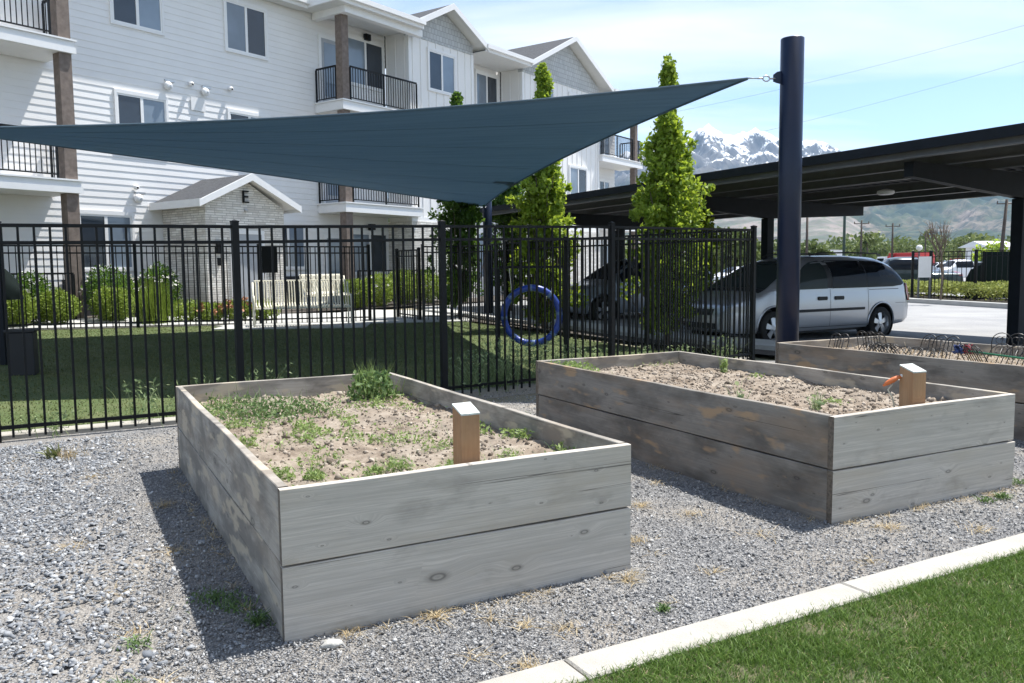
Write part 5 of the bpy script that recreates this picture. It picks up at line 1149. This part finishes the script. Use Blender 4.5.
far_car(PICK, 'pickup_truck', 957, 66, 183, 'white_paint', 'white pickup truck parked broadside beyond the far fence', 'pickup truck', True)
far_car(PICK, 'pickup_truck', 898, 42, 170, 'dark_paint', 'dark green pickup truck just past the rear of the minivan', 'pickup truck', True)
far_car(CAR, 'parked_car', 917, 60, 100, 'black_paint', 'black car parked left of the white pickup truck', 'car')
far_car(SUV, 'parked_car', 995, 70, 190, 'grey_paint', 'grey blue car right of the white pickup truck', 'car')
far_car(SUV, 'parked_car', 968, 84, 185, 'dark_paint', 'dark car behind the white pickup truck', 'car')
far_car(SUV, 'parked_car', 938, 95, 185, 'white_paint', 'white car far back over the white pickup truck', 'car')
far_car(CAR, 'parked_car', 735, 52, 195, 'white_paint', 'white car seen through the fence left of the minivan', 'car')
def firetruck(x, y, deg, label, name='red_truck'):
    e = empty(name, (x, y, fz), R(deg)); tag(e, label, 'truck')
    m = MB(); m.box(-3.5, 1.4, -1.2, 1.2, .7, 2.6); m.box(-3.4, 1.3, -1.1, 1.1, 2.6, 2.9); m.build('box_body', MAT['red_paint'], e, bevel=.05)
    m = MB(); m.prism([(1.42, .7), (3.5, .7), (3.5, 1.6), (3.1, 2.5), (1.42, 2.5)], 'y', -1.15, 1.15); m.build('cab', MAT['white_paint'], e, bevel=.05)
    m = MB(); m.box(-3.3, 1.2, -1.22, -1.205, 1.0, 1.7); m.box(-3.3, 1.2, 1.205, 1.22, 1.0, 1.7); m.build('panel', MAT['white_paint'], e)
    m = MB(); m.prism([(2.0, 1.6), (3.3, 1.6), (3.05, 2.3), (2.0, 2.3)], 'y', -1.165, 1.165); m.build('cab_window', MAT['carglass'], e)
    for wx in (-2.3, 2.4):
        for sg in (-1, 1): wheel(e, wx, sg * 1.1, .48, sg, None, simple=True)
x, y = px(903, 100); firetruck(x, y, 108, 'red and white truck beyond the rear of the minivan')
x, y = px(957, 190); firetruck(x, y, 180, 'long red truck far behind the white pickup truck'); x, y = px(985, 210); firetruck(x, y, 180, 'second red truck far back to the right')

# ------------------------------------------------------------------ carport
U1 = np.array([math.cos(R(28.4)), math.sin(R(28.4))]); U2 = np.array([-U1[1], U1[0]]); CC = np.array([8.70, 14.38])
cp = empty('carport', (CC[0], CC[1], 0), R(28.4)); tag(cp, 'long dark steel carport canopy with corrugated roof over the parked minivan', 'carport')
MAT['steel_dark'] = plain('dark_carport_steel', (.010, .013, .018), .6, var=.2); MAT['steel_dark'].node_tree.nodes['Principled BSDF'].inputs['Specular IOR Level'].default_value = .2; MAT['deck'] = plain('corrugated_deck', (.03, .033, .038), .6, var=.15); MAT['purlin'] = plain('grey_purlin', (.11, .115, .12), .55, var=.1)
L0, L1 = -7.5, 16.2; WA, WB = -3.3, 3.5; zA, zB = 3.22, 3.10       # near and far edges
def zr(w): return zA + (zB - zA) * (w - WA) / (WB - WA)
# corrugated deck: ribs run across the canopy
m = MB(); prof = []; x = L0
while x < L1:
    prof += [(x, 0), (x + .09, 0), (x + .12, .04), (x + .21, .04), (x + .24, 0)]; x += .24
G = [[(w, l, zr(w) + .0 + h - .0) for (l, h) in prof] for w in (WA, 0, WB)]; m.grid(G); dk = m.build('roof_deck', MAT['deck'], cp); t = dk.modifiers.new('t', 'SOLIDIFY'); t.thickness = .01
m = MB(); m.box(WA - .06, WA - .02, L0, L1, zA - .10, zA + .05); m.box(WB + .02, WB + .06, L0, L1, zB - .12, zB + .15); m.box(WA - .02, WB + .02, L1, L1 + .04, zB - .1, zA + .05); m.build('fascia', MAT['steel_dark'], cp)
for w in (WA + .12, -2.1, -.95, .95, 2.1, WB - .12):
    m = MB(); z = zr(w); m.box(w - .09, w + .03, L0 + .01, L1 - .01, z - .19, z - .17); m.box(w - .036, w - .03, L0 + .01, L1 - .01, z - .17, z - .012); m.build('purlin', MAT['purlin'], cp)
for l in (0, 5.8, 11.6, -5.8):
    m = MB(); m.box(-.10, .10, l - .10, l + .10, -.1, 2.55); m.box(-.2, .2, l - .2, l + .2, -.05, .02); m.build('post', MAT['steel_dark'], cp)
    m = MB()
    for sg in (-1, 1):
        e_ = WA + .35 if sg < 0 else WB - .35; m.prism([(min(0, e_), zr(e_) - .42 if sg < 0 else 2.55), (max(0, e_), 2.55 if sg < 0 else zr(e_) - .42), (max(0, e_), zr(max(0, e_)) - .192), (min(0, e_), zr(min(0, e_)) - .192)], 'y', l - .08, l + .08)
    m.build('cantilever_beam', MAT['steel_dark'], cp)
for l in (2.9, 8.7):
    m = MB(); m.lathe([(.05, .08), (.16, .05), (.17, .0), (.13, -.03), (0.02, -.035)], (.3, l, 2.90), 'z', 20); m.build('canopy_light', MAT['trim'], cp, smooth=True)

# ------------------------------------------------------------------ trees, bushes
def leaf_cloud(centres, r, n, L, wd, up=.2, squash=1.0, inward=None):
    k = len(centres); c = np.repeat(np.asarray(centres), n, 0); r = np.repeat(np.broadcast_to(r, k), n); d = rng.normal(size=(k * n, 3)); d /= np.linalg.norm(d, axis=1)[:, None]; q = rng.random(k * n) ** .45
    P = c + d * (r * q)[:, None] * np.array([1, 1, squash]); return leaves(P, L, wd, up, d * .6)
def columnar_tree(x, y, h, prof, label, seed, L=.085, leafmat='tree_leaf', ncl=330, group='columnar trees beside the park fence', lean=(0, 0)):
    g = float(gz(x, y)); e = empty('columnar_tree', (x, y, g)); tag(e, label, 'tree', group); r_ = np.random.default_rng(seed)
    tr = MB(); path = [(lean[0] * (t ** 1.3) + .03 * math.sin(t * 5 + seed), lean[1] * t + .03 * math.cos(t * 4), t * h * .97) for t in np.linspace(0, 1, 12)]
    path[0] = (0, 0, -.1); tr.tube(path, list(np.linspace(.06, .008, 12)), 8); t_o = tr.build('trunk', MAT['bark'], e, smooth=True)
    cs = []; rs = []; lb = MB(); z0 = prof[0][0]
    for i in range(ncl):
        t = r_.uniform(0, 1) ** .85; z = z0 + (h - z0) * t; rad = float(np.interp(z, *zip(*prof))); a = r_.uniform(0, 6.283); lump = .80 + .30 * math.sin(a * 2 + z * 2.9 + seed) * math.cos(z * 4.1 + seed * 2) + r_.normal(0, .30)
        q = rad * .84 * max(.2, lump) * r_.uniform(.12, 1) ** .5; k = z / h; cx, cy = lean[0] * k ** 1.3, lean[1] * k
        cs.append((cx + q * math.cos(a), cy + q * math.sin(a), z + r_.normal(0, .06))); rs.append(r_.uniform(.06, .21) * (1 if rad > .25 else .7))
        if i % 6 == 0:
            zz = max(.3, z - q * r_.uniform(1.2, 2.2)); kk = zz / h; b = (lean[0] * kk ** 1.3, lean[1] * kk, zz); m_ = ((b[0] + cs[-1][0]) / 2 + .25 * (cs[-1][0] - b[0]), (b[1] + cs[-1][1]) / 2 + .25 * (cs[-1][1] - b[1]), (b[2] + z) / 2 - .05); lb.tube([b, m_, cs[-1]], [.018, .011, .005], 5)
    lb.build('limbs', MAT['bark'], t_o, smooth=True)
    nl = 34; leafobj('crown', [leaf_cloud(cs, rs, nl, L, L * .62, .35, 1.15)], MAT[leafmat], e); return e
columnar_tree(.72, 18.2, 5.55, [(.3, .4), (.7, .68), (1.6, .82), (2.4, .80), (3.0, .66), (3.6, .45), (4.1, .30), (4.45, .18), (4.75, .05), (5.0, .14), (5.2, .04), (5.4, .12), (5.6, .02)], 'bright green columnar tree left of the carport end, its top above the sail', 5, ncl=520, L=.125)
columnar_tree(2.86, 15.35, 5.02, [(.3, .4), (.7, .62), (1.6, .66), (2.4, .70), (3.1, .62), (3.6, .42), (4.0, .24), (4.25, .06), (4.45, .11), (4.65, .03), (4.85, .11), (5.05, .02)], 'tallest green columnar tree in front of the snowy mountain', 9, ncl=580, L=.108)
columnar_tree(-1.35, 21.6, 5.6, [(.4, .5), (.9, .66), (1.8, .74), (2.8, .66), (3.6, .42), (4.4, .26), (5.0, .2), (5.6, .08)], 'darker columnar tree directly left of the far navy column', 14, leafmat='tree_leaf_dark', ncl=640, L=.11)
columnar_tree(-.05, 25.2, 4.3, [(.6, .3), (1.1, .6), (1.8, .8), (2.8, .75), (3.4, .5), (4.0, .3), (4.3, .1)], 'dark tree behind the far navy column', 15, leafmat='tree_leaf_dark', ncl=260, L=.12)
columnar_tree(4.5, 19.8, 2.7, [(.6, .2), (1.1, .4), (1.8, .5), (2.2, .4), (2.7, .1)], 'small bright green tree just left of the minivan windscreen', 19, ncl=150, L=.1)
def bush(x, y, r, h, label, mat='box_leaf', name='round_shrub', group=None, n=1400, L=.045, flowers=0, fmat='petal', cat='shrub', fr=.05, up=.2):
    g = float(gz(x, y)); e = empty(name, (x, y, g)); tag(e, label, cat, group)
    d = rng.normal(size=(n, 3)); d /= np.linalg.norm(d, axis=1)[:, None]; lump = 1 + .10 * np.sin(d[:, 0] * 5 + x * 3) * np.cos(d[:, 1] * 4 + y) + rng.normal(0, .05, n)
    q = (rng.random(n) ** .25)[:, None]; P = d * q * lump[:, None] * np.array([r, r, h / 2]) + np.array([0, 0, h / 2 + .02]); P[:, 2] = np.maximum(P[:, 2], .02)
    lv = [leaves(P, L, L * .6, up, d * .8)]; nf = 0
    st = MB()
    for k in range(5): a = k * 1.26; st.tube([(.02 * math.cos(a), .02 * math.sin(a), -.05), (.4 * r * math.cos(a), .4 * r * math.sin(a), h * .6)], [.012, .005], 5)
    st.build('stems', MAT['bark'], e)
    if flowers:
        d = rng.normal(size=(flowers, 3)); d[:, 2] = abs(d[:, 2]) * .8; d /= np.linalg.norm(d, axis=1)[:, None]; P = d * np.array([r, r, h / 2]) * 1.04 + np.array([0, 0, h / 2 + .02])
        for k in range(6): lv.append(leaves(P + rng.normal(0, fr * .35, P.shape), fr, fr * .9, .2))
        nf = 6 * flowers * 2
    fo = leafobj('foliage', lv, MAT[mat], e)
    if nf: fo.data.materials.append(MAT[fmat]); mi = np.zeros(len(fo.data.polygons), np.int32); mi[-nf:] = 1; fo.data.polygons.foreach_set('material_index', mi)
    return e
# planting along the building front, in building coordinates
def bpt(s_, t_): p = BO + BE * s_ + BN * t_; return float(p[0]), float(p[1])
gb = 'round clipped shrubs along the building'
for (s_, t_, r, h, lb) in ((-11.9, 1.0, .42, .75, 'round yellow green shrub cut off by the left edge'), (-10.35, 1.0, .45, .78, 'round clipped shrub left of the brown balcony post'), (-9.45, 1.0, .44, .76, 'round clipped shrub at the foot of the brown balcony post'), (-8.25, 1.05, .45, .80, 'round clipped shrub in front of the ground floor window')):
    x, y = bpt(s_, t_); bush(x, y, r, h, lb, group=gb, n=4200, L=.06)
for (s_, t_, r, h, lb) in ((-11.0, .35, .5, 1.12, 'white flowering rose bush behind the left shrubs'), (-9.7, .35, .5, 1.1, 'white rose bush beside the brown balcony post'), (-7.9, .3, .6, 1.25, 'tall white rose bush under the ground floor window'), (-6.6, .3, .5, 1.3, 'white rose bush beside the stone porch')):
    x, y = bpt(s_, t_); bush(x, y, r, h, lb, 'tree_leaf_dark', 'rose_bush', 'white rose bushes by the building', 2600, .075, 34, cat='rose bush')
x, y = (-7.95, 18.55); e = empty('ornamental_grass', (x, y, float(gz(x, y)))); tag(e, 'upright clump of tall ornamental grass in front of the porch side', 'grass clump'); leafobj('blades', [blades(np.column_stack([rng.normal(0, .15, (700, 2)), np.zeros(700)]), 1.0, .014, .3, .2)], MAT['box_leaf'], e)
for (s_, t_, r, h, lb, mt, fl, fm) in ((-7.45, 19.3, .45, .5, 'low green perennials in front of the stone porch', 'box_leaf', 0, 'petal'), (-6.95, 19.3, .35, .45, 'low plants mixed with orange flowers by the porch', 'box_leaf', 18, 'petal_orange'), (-6.45, 19.55, .38, .5, 'orange flowering plant at the porch corner left of the bench', 'box_leaf', 26, 'petal_orange'), (-5.9, 19.8, .4, .5, 'low green plant behind the left end of the bench', 'box_leaf', 0, 'petal')):
    x, y = s_, t_; bush(x, y, r, h, lb, mt, 'perennial', 'low planting before the porch', 1100, .07, fl, fm, cat='plant', fr=.09)
for (s_, t_, r, h, lb, fl) in ((-.9, 1.3, .5, .9, 'yellow green shrub behind the bench, leftmost', 0), (.2, 1.1, .55, 1.0, 'yellow green flowering shrub before the middle patio railing', 10), (1.4, 1.0, .6, 1.15, 'yellow green shrub at the middle of the patio railing', 14), (2.6, .9, .6, 1.1, 'yellow green shrub near the stone column base', 0), (3.8, .9, .6, 1.0, 'yellow green shrub right of the patio railing', 0)):
    x, y = bpt(s_, t_); bush(x, y, r, h, lb, 'box_leaf', 'patio_shrub', 'shrubs before the middle patio', 3000, .075, fl)
# building bed strip
pts = [bpt(-14, 1.6), bpt(9, 1.6), bpt(9, -1.2), bpt(-14, -1.2)]; sheet('building_bed', pts, MAT['mulch'], .02, 20, 4)
# hedge beyond the street
hx = []
hg = empty('hedge', (17.3, 33, 0)); tag(hg, 'low yellow green clipped hedge along the far kerb', 'hedge')
n = 26000; a0 = np.array([18.55, 24.0]); a1 = np.array([15.4, 47.0]); nn = np.array([.991, .13]); t = rng.random(n); w = rng.uniform(.35, 2.6, n); P = a0 + (a1 - a0) * t[:, None] + nn * w[:, None]
zt = .55 + .25 * fbm(P[:, 0] * 1.3, P[:, 1] * 1.3, 3); z = zt * rng.random(n) ** .35 * (1 - .25 * (abs(w - 1.45) / 1.1) ** 3) + .08
leafobj('foliage', [leaves(np.column_stack([P - np.array([17.3, 33]), z]), .12, .07, .6)], MAT['hedge_leaf'], hg)
st = MB()
for k in range(40):
    p = a0 + (a1 - a0) * (k + .5) / 40 + nn * 1.4 - np.array([17.3, 33]); st.tube([(p[0], p[1], -.05), (p[0] + .1, p[1], .5)], [.03, .01], 5)
st.build('stems', MAT['bark'], hg)
# far fence with posts, screen enclosure
def far_fence():
    pts = [px(912, 35), px(930, 34.8), px(975, 33.0), px(1040, 31.0), px(1120, 29)]; return fence_run('picket_fence', pts, [2.0] * 5, 'far black metal fence beyond the street and hedge', None, pick=.2, post_w=.05, rails=(0, -.2))
far_fence()
x, y = px(1003, 34.2); e = empty('dumpster_screen', (x, y, 0), R(-20)); tag(e, 'dark green solid screen enclosure with a stepped top at the right', 'enclosure')
MAT['dkgreen'] = plain('dark_green_screen', (.010, .016, .015), .9); MAT['dkgreen'].node_tree.nodes['Principled BSDF'].inputs['Specular IOR Level'].default_value = .1; m = MB(); m.box(-.75, 2.6, 0, .06, .02, 1.98); m.prism([(-1.35, .02), (-.752, .02), (-.752, 1.5), (-1.2, 1.25), (-1.35, .9)], 'y', 0, .06); m.build('screen_panel', MAT['dkgreen'], e); m = MB(); m.box(-.80, -.70, -.05, -.002, 0, 1.99); m.build('post', MAT['black_metal'], e); m = MB(); m.box(2.6, 2.7, -.05, .1, 0, 1.99); m.build('post', MAT['black_metal'], e)
x, y = px(924, 34.2); e = empty('notice_board', (x, y, 0), R(-10)); tag(e, 'pale blank notice board on two grey legs at the far fence', 'notice board')
m = MB(); m.box(-.24, .24, -.03, .0, .95, 1.8); m.build('panel', MAT['trim'], e); m = MB(); m.box(-.25, -.19, -.04, .04, -.1, .95); m.build('leg', MAT['purlin'], e); m = MB(); m.box(.19, .25, -.04, .04, -.1, .95); m.build('leg', MAT['purlin'], e)

# ------------------------------------------------------------------ bench, hoop, bin, covered item
MAT['cream'] = plain('cream_painted_metal', (.80, .76, .62), .45, var=.04)
def bench():
    e = empty('park_bench', (-4.62, 18.45, float(gz(-4.62, 18.45)) + .035), R(19)); tag(e, 'cream slatted metal bench on the lawn side of the back fence', 'bench', 'cream slatted metal benches'); L = 1.0
    def legm(s_):
        m = MB(); x = s_ * (L + .03)
        m.tube([(x, -.36, 0), (x, -.33, .25), (x, -.33, .48), (x, -.30, .63), (x, -.24, .66), (x, .12, .66), (x, .22, .60)], .02, 8); m.tube([(x, .22, 0), (x, .16, .4), (x, .24, .95)], .02, 8); m.tube([(x, -.33, .40), (x, .16, .38)], .018, 8); return m
    for s_ in (-1, 1): legm(s_).build('leg_frame', MAT['cream'], e, smooth=True)
    m = MB(); n = 34
    for i in range(n):
        x = -L + (i + .5) * 2 * L / n
        m.tube([(x, -.38, .38), (x, -.36, .43), (x, -.28, .45), (x, .02, .41)], .0145, 5)
    m.tube([(-L, -.37, .40), (L, -.37, .40)], .014, 6); m.build('seat', MAT['cream'], e)
    m = MB()
    for i in range(n):
        x = -L + (i + .5) * 2 * L / n; m.tube([(x, .04, .42), (x, .14, .5), (x, .20, .72), (x, .27, .95), (x, .30, .99)], .0145, 5)
    m.tube([(-L, .295, .985), (L, .295, .985)], .018, 6); m.build('backrest', MAT['cream'], e); return e
b0 = bench(); b1 = copy_tree(b0); b1.location = (-5.25, 24.2, float(gz(-5.25, 24.2)) + .03); b1.rotation_euler = (0, 0, R(66)); b1['label'] = 'second cream bench further back near the building, mostly hidden'
sheet('bench_pad', [(-6.2, 17.2), (-3.2, 18.2), (-3.3, 19.8), (-6.2, 18.35)], MAT['walk'], .035, 6, 4, edge=.04)
# jump hoop
hx_, hy_ = px(532, 12.9); g = float(gz(hx_, hy_)); e = empty('jump_hoop', (hx_, hy_, g)); tag(e, 'blue round tyre jump hoop hanging between dark posts inside the park', 'hoop')
MAT['blue'] = plain('blue_tube', (.016, .045, .26), .35, var=.3, scale=5); MAT['blue_tape'] = plain('faded_blue_band', (.10, .16, .30), .5)
zc = 1.433 - (316 - 270) / 835.3 * 12.9 - g + .0; Rr = .43
m = MB(); m.tube([(Rr * math.cos(t), .035 * math.sin(2 * t), zc + Rr * math.sin(t)) for t in np.linspace(0, 2 * math.pi, 49)[:-1]], .051, 12, closed=True); ho = m.build('hoop', MAT['blue'], e, smooth=True)
for t0 in np.linspace(0, 2 * math.pi, 9)[:-1]:
    m = MB(); m.tube([(Rr * math.cos(t), .035 * math.sin(2 * t), zc + Rr * math.sin(t)) for t in np.linspace(t0, t0 + .12, 4)], .0525, 12); m.build('band', MAT['blue_tape'], ho, smooth=True)
for sg in (-1, 1): m = MB(); m.box(sg * .52 - .03, sg * .52 + .03, -.03, .03, -.1, 1.42); m.build('post', MAT['black_metal'], e)
m = MB(); m.box(-.49, .49, -.02, .02, zc + Rr + .3, zc + Rr + .34); m.build('crossbar', MAT['black_metal'], e)
for sg in (-1, 1): m = MB(); m.tube([(sg * .3, 0, zc + Rr * .72), (sg * .34, 0, zc + Rr + .31)], .006, 5); m.build('chain', MAT['galv'], e)
m = MB(); e = empty('litter_bin', (-6.32, 10.75, float(gz(-6.32, 10.75))), R(20)); tag(e, 'dark square bin by the left border of the park', 'bin')
m.prism([(-.15, -.15), (.15, -.15), (.15, .15), (-.15, .15)], 'z', 0, .56); m.build('body', MAT['plastic'], e, bevel=.015); m = MB(); m.box(-.17, .17, -.17, .17, .56, .60); m.build('lid', MAT['plastic'], e, bevel=.01)
x, y = px(6, 15.0); e = empty('covered_grill', (x - .05, y, float(gz(x, y)))); tag(e, 'dark fabric covered object on a stand at the left edge of the park', 'covered grill')
G = []
for i in range(10):
    t = i / 9; G.append([(( .34 - .26 * t ** 2.2) * (1 + .06 * math.sin(5 * a + i)) * math.cos(a), (.3 - .22 * t ** 2.2) * math.sin(a), .72 + .55 * t) for a in np.linspace(0, 2 * math.pi, 19)])
m = MB(); m.grid(G, True); m.build('cover', MAT['dkgreen'], e, smooth=True); m = MB(); m.tube([(0, 0, 0), (0, 0, .8)], .04, 8); m.box(-.2, .2, -.2, .2, 0, .03); m.build('stand', MAT['black_metal'], e)
x, y = px(3, 11.6); e = empty('grey_post', (x - .02, y, float(gz(x, y)))); tag(e, 'dark grey post at the left border of the park', 'post'); m = MB(); m.box(-.04, .04, -.04, .04, -.1, 1.98); m.build('pole', MAT['steel_dark'], e); m = MB(); m.box(-.05, .05, -.05, .05, 1.98, 2.0); m.build('cap', MAT['steel_dark'], e)

# ------------------------------------------------------------------ poles, wires, far trees and buildings
MAT['pole_wood'] = plain('utility_pole_wood', (.07, .055, .045), .9, var=.3); MAT['pole_green'] = plain('green_light_pole', (.03, .06, .05), .5)
def upole(u, D, ztop, label, r=.13, arm=True, mat='pole_wood', tilt=0):
    x, y = px(u, D); e = empty('utility_pole', (x, y, 0)); tag(e, label, 'pole', 'utility and light poles in the distance'); m = MB(); m.tube([(0, 0, -.2), (tilt * .5, 0, ztop * .5), (tilt, 0, ztop)], [r, r * .85, r * .65], 8); m.build('pole', MAT[mat], e, smooth=True)
    if arm:
        m = MB(); m.box(tilt - .85, tilt + .85, -.04, .04, ztop - .42, ztop - .34)
        for q in (-.8, .8): m.tube([(tilt + q, 0, ztop - .33), (tilt + q, 0, ztop - .15)], .05, 6)
        m.build('crossarm', MAT[mat], e)
    return e
upole(843, 46, 7.2, 'thin green light pole straight above the minivan roof', .09, False, 'pole_green')
upole(806, 60, 5.2, 'short pole left of the green light pole', .12, False); upole(860, 95, 6.6, 'utility pole with crossarm right of the green light pole', .15); upole(891, 100, 6.5, 'utility pole above the rear of the minivan', .15)
upole(998, 72, 7.0, 'tall leaning utility pole near the right edge', .18, True, tilt=.45); upole(883, 150, 5.4, 'most distant pole between the two crossarm poles', .14, False); upole(924, 130, 6.5, 'distant pole behind the bare tree', .15); upole(967, 130, 5.2, 'distant pole above the red truck', .13)
x, y = px(918, 40); e = empty('globe_light', (x, y, 0)); tag(e, 'small white globe light on a thin post by the notice board', 'light'); m = MB(); m.tube([(0, 0, 0), (0, 0, 2.15)], .035, 6); m.build('pole', MAT['purlin'], e); m = MB(); m.lathe([(.03, -.14), (.13, -.06), (.15, .02), (.1, .12), (.01, .15)], (0, 0, 2.27), 'z', 14); m.build('globe', MAT['trim'], e, smooth=True)
def wire(p, q, sag, label):
    p, q = Vector(p), Vector(q); m = MB(); m.tube([p.lerp(q, t) + Vector((0, 0, -sag * 4 * t * (1 - t))) for t in np.linspace(0, 1, 25)], .010, 4); tag(m.build('power_line', MAT['purlin']), label, 'wire', 'overhead power lines crossing the sky')
def p3(u, v, D): return ((u - 512) / 835.3 * D, D, 1.433 + (270 - .0101 * (u - 512) - v) / 835.3 * D)
wire(p3(640, 122, 90), p3(1100, 8, 62), .6, 'upper thin power line crossing the sky'); wire(p3(640, 160, 90), p3(1100, 42, 62), .6, 'lower thin power line crossing the sky')
# bare tree
x, y = px(941, 31.5); e = empty('bare_tree', (x, y, 0)); tag(e, 'leafless young tree beyond the street hedge', 'tree'); m = MB(); rr = random.Random(4)
def br(m, p, d, L, r, k):
    q = p + d * L; m.tube([p, (p + q) / 2 + Vector((rr.uniform(-.03, .03), rr.uniform(-.03, .03), 0)), q], [r, r * .8, r * .6], 5)
    if k: 
        for _ in range(3): br(m, q - d * rr.uniform(0, L * .4), (d + Vector((rr.uniform(-.5, .5), rr.uniform(-.5, .5), rr.uniform(.0, .4)))).normalized(), L * .66, r * .6, k - 1)
br(m, Vector((0, 0, -.1)), Vector((.03, 0, 1)), 1.45, .05, 0); t = m.build('trunk', MAT['bark'], e, smooth=True); m = MB()
for _ in range(5): br(m, Vector((.04, 0, rr.uniform(.9, 1.35))), Vector((rr.uniform(-.45, .45), rr.uniform(-.45, .45), 1)).normalized(), 1.0, .028, 3)
m.build('crown', MAT['bark'], e, smooth=True)
def round_tree(x, y, h, r, label, mat='far_leaf', n=900, L=.5, base=0, group='trees in the distance beyond the parking lots'):
    e = empty('distant_tree', (x, y, base)); tag(e, label, 'tree', group); m = MB(); m.tube([(0, 0, -.3), (.05, 0, h * .5), (0, 0, h * .8)], [r * .09, r * .06, .03], 6); m.build('trunk', MAT['bark'], e)
    cs = []; k = 26
    for i in range(k): a = rng.uniform(0, 6.28); q = r * .72 * math.sqrt(rng.random()); zz = h * .25 + h * .62 * rng.random(); f = math.sin(math.pi * min(1, max(.15, (zz / h - .1) / .95))) ; cs.append((q * f * math.cos(a), q * f * math.sin(a), zz))
    leafobj('crown', [leaf_cloud(cs, np.full(k, r * .34), n // k, L, L * .7, .2, .9)], MAT[mat], e)
for (u, D, h, r, lb, mt) in ((989, 105, 4.6, 2.6, 'round bright green tree below the tall leaning pole', 'tree_leaf'), (814, 80, 4.0, 1.9, 'green tree left of the pale building behind the minivan', 'far_leaf'), (801, 84, 3.6, 1.6, 'small green tree beside the thick navy column', 'far_leaf'), (866, 110, 6.0, 2.6, 'green tree right of the green light pole', 'far_leaf'), (852, 120, 5.2, 2.2, 'tree over the minivan roof by the crossarm pole', 'far_leaf'), (876, 130, 5.0, 3.0, 'tree to the right of the crossarm pole', 'far_leaf'), (735, 60, 4.4, 2.2, 'tree left of the carport post, behind the fence end', 'far_leaf'), (715, 66, 4.0, 2.0, 'tree at the right edge of the tallest columnar tree', 'far_leaf'), (755, 75, 3.8, 2.2, 'tree left of the middle carport post', 'far_leaf'), (782, 90, 4.4, 2.4, 'tree seen right of the middle carport post', 'far_leaf'), (935, 170, 7.5, 4.2, 'broad tree behind the bare tree', 'far_leaf'), (905, 165, 6.5, 4.0, 'broad tree above the dark green pickup', 'far_leaf'), (1012, 150, 7.5, 4, 'broad tree at the right end of the tree line', 'far_leaf'), (958, 190, 8, 4.5, 'broad tree left of the round bright tree', 'far_leaf')):
    x, y = px(u, D); round_tree(x, y, h, r, lb, mt)
n = 34000; az = rng.uniform(.0, .75, n); D = rng.uniform(230, 420, n); top = (5.5 + 7.5 * fbm(az * 60, D * .02, 4)) ; P = np.column_stack([D * az, D, top * rng.random(n) ** .6]); o = leafobj('distant_tree_line', [leaves(P, 1.5, 1.1, .2)], MAT['far_leaf']); tag(o, 'distant band of trees along the foot of the mountains', 'tree line', kind='stuff')
n = 16000; az = rng.uniform(-.9, .0, n); D = rng.uniform(150, 300, n); top = (5.5 + 7.5 * fbm(az * 60, D * .02, 4)); P = np.column_stack([D * az, D, top * rng.random(n) ** .6]); o = leafobj('distant_tree_line', [leaves(P, 1.5, 1.1, .2)], MAT['far_leaf']); tag(o, 'distant trees behind the apartment building', 'tree line', kind='stuff')
def shed(u, D, w, h, dpt, label, wall='trim', roofm='roof', deg=8, win=3, overhang=.3, name='distant_building', pitch=.18):
    x, y = px(u, D); e = empty(name, (x, y, 0), R(deg)); tag(e, label, 'building'); m = MB(); m.box(-w / 2, w / 2, 0, dpt, -.2, h); m.build('wall', MAT[wall], e)
    m = MB(); o = overhang; m.add([(-w / 2 - o, -o, h), (w / 2 + o, -o, h), (w / 2 + o, dpt + o, h), (-w / 2 - o, dpt + o, h), (-w / 2 - o, dpt / 2, h + pitch * dpt), (w / 2 + o, dpt / 2, h + pitch * dpt)], [(0, 3, 2, 1), (0, 1, 5, 4), (2, 3, 4, 5), (0, 4, 3), (1, 2, 5)]); m.build('roof', MAT[roofm], e)
    for i in range(win): m = MB(); a = -w / 2 + w * (i + .5) / win; m.box(a - w * .12, a + w * .12, -.03, -.002, h * .35, h * .75); m.build('window', MAT['glass_dark'], e)
shed(833, 96, 2.4, 3.3, 6, 'pale narrow building behind the minivan roof, beside the green pole', 'trim', 'purlin', 5, 1, .05, pitch=.02)
shed(1000, 120, 3.6, 4.0, 5, 'small white building with overhanging roof near the tall pole', 'trim', 'trim', 10, 2, .8)
shed(725, 90, 14, 3.2, 9, 'low pale building behind the trees left of the carport post', 'siding', 'roof', 0, 4)

# ------------------------------------------------------------------ haze
s = bpy.data.materials.new('pale_air'); s.use_nodes = True; t = s.node_tree; t.nodes.clear(); oo = t.nodes.new('ShaderNodeOutputMaterial'); pv = t.nodes.new('ShaderNodeVolumePrincipled')
pv.inputs['Color'].default_value = (.45, .68, 1.0, 1); pv.inputs['Density'].default_value = .00005; pv.inputs['Anisotropy'].default_value = .25; t.links.new(pv.outputs[0], oo.inputs['Volume'])
m = MB(); m.box(-9200, 9200, -3100, 9200, -8, 1500); o = m.build('haze', s); tag(o, 'pale blue air haze over the far mountains', 'haze', kind='stuff')
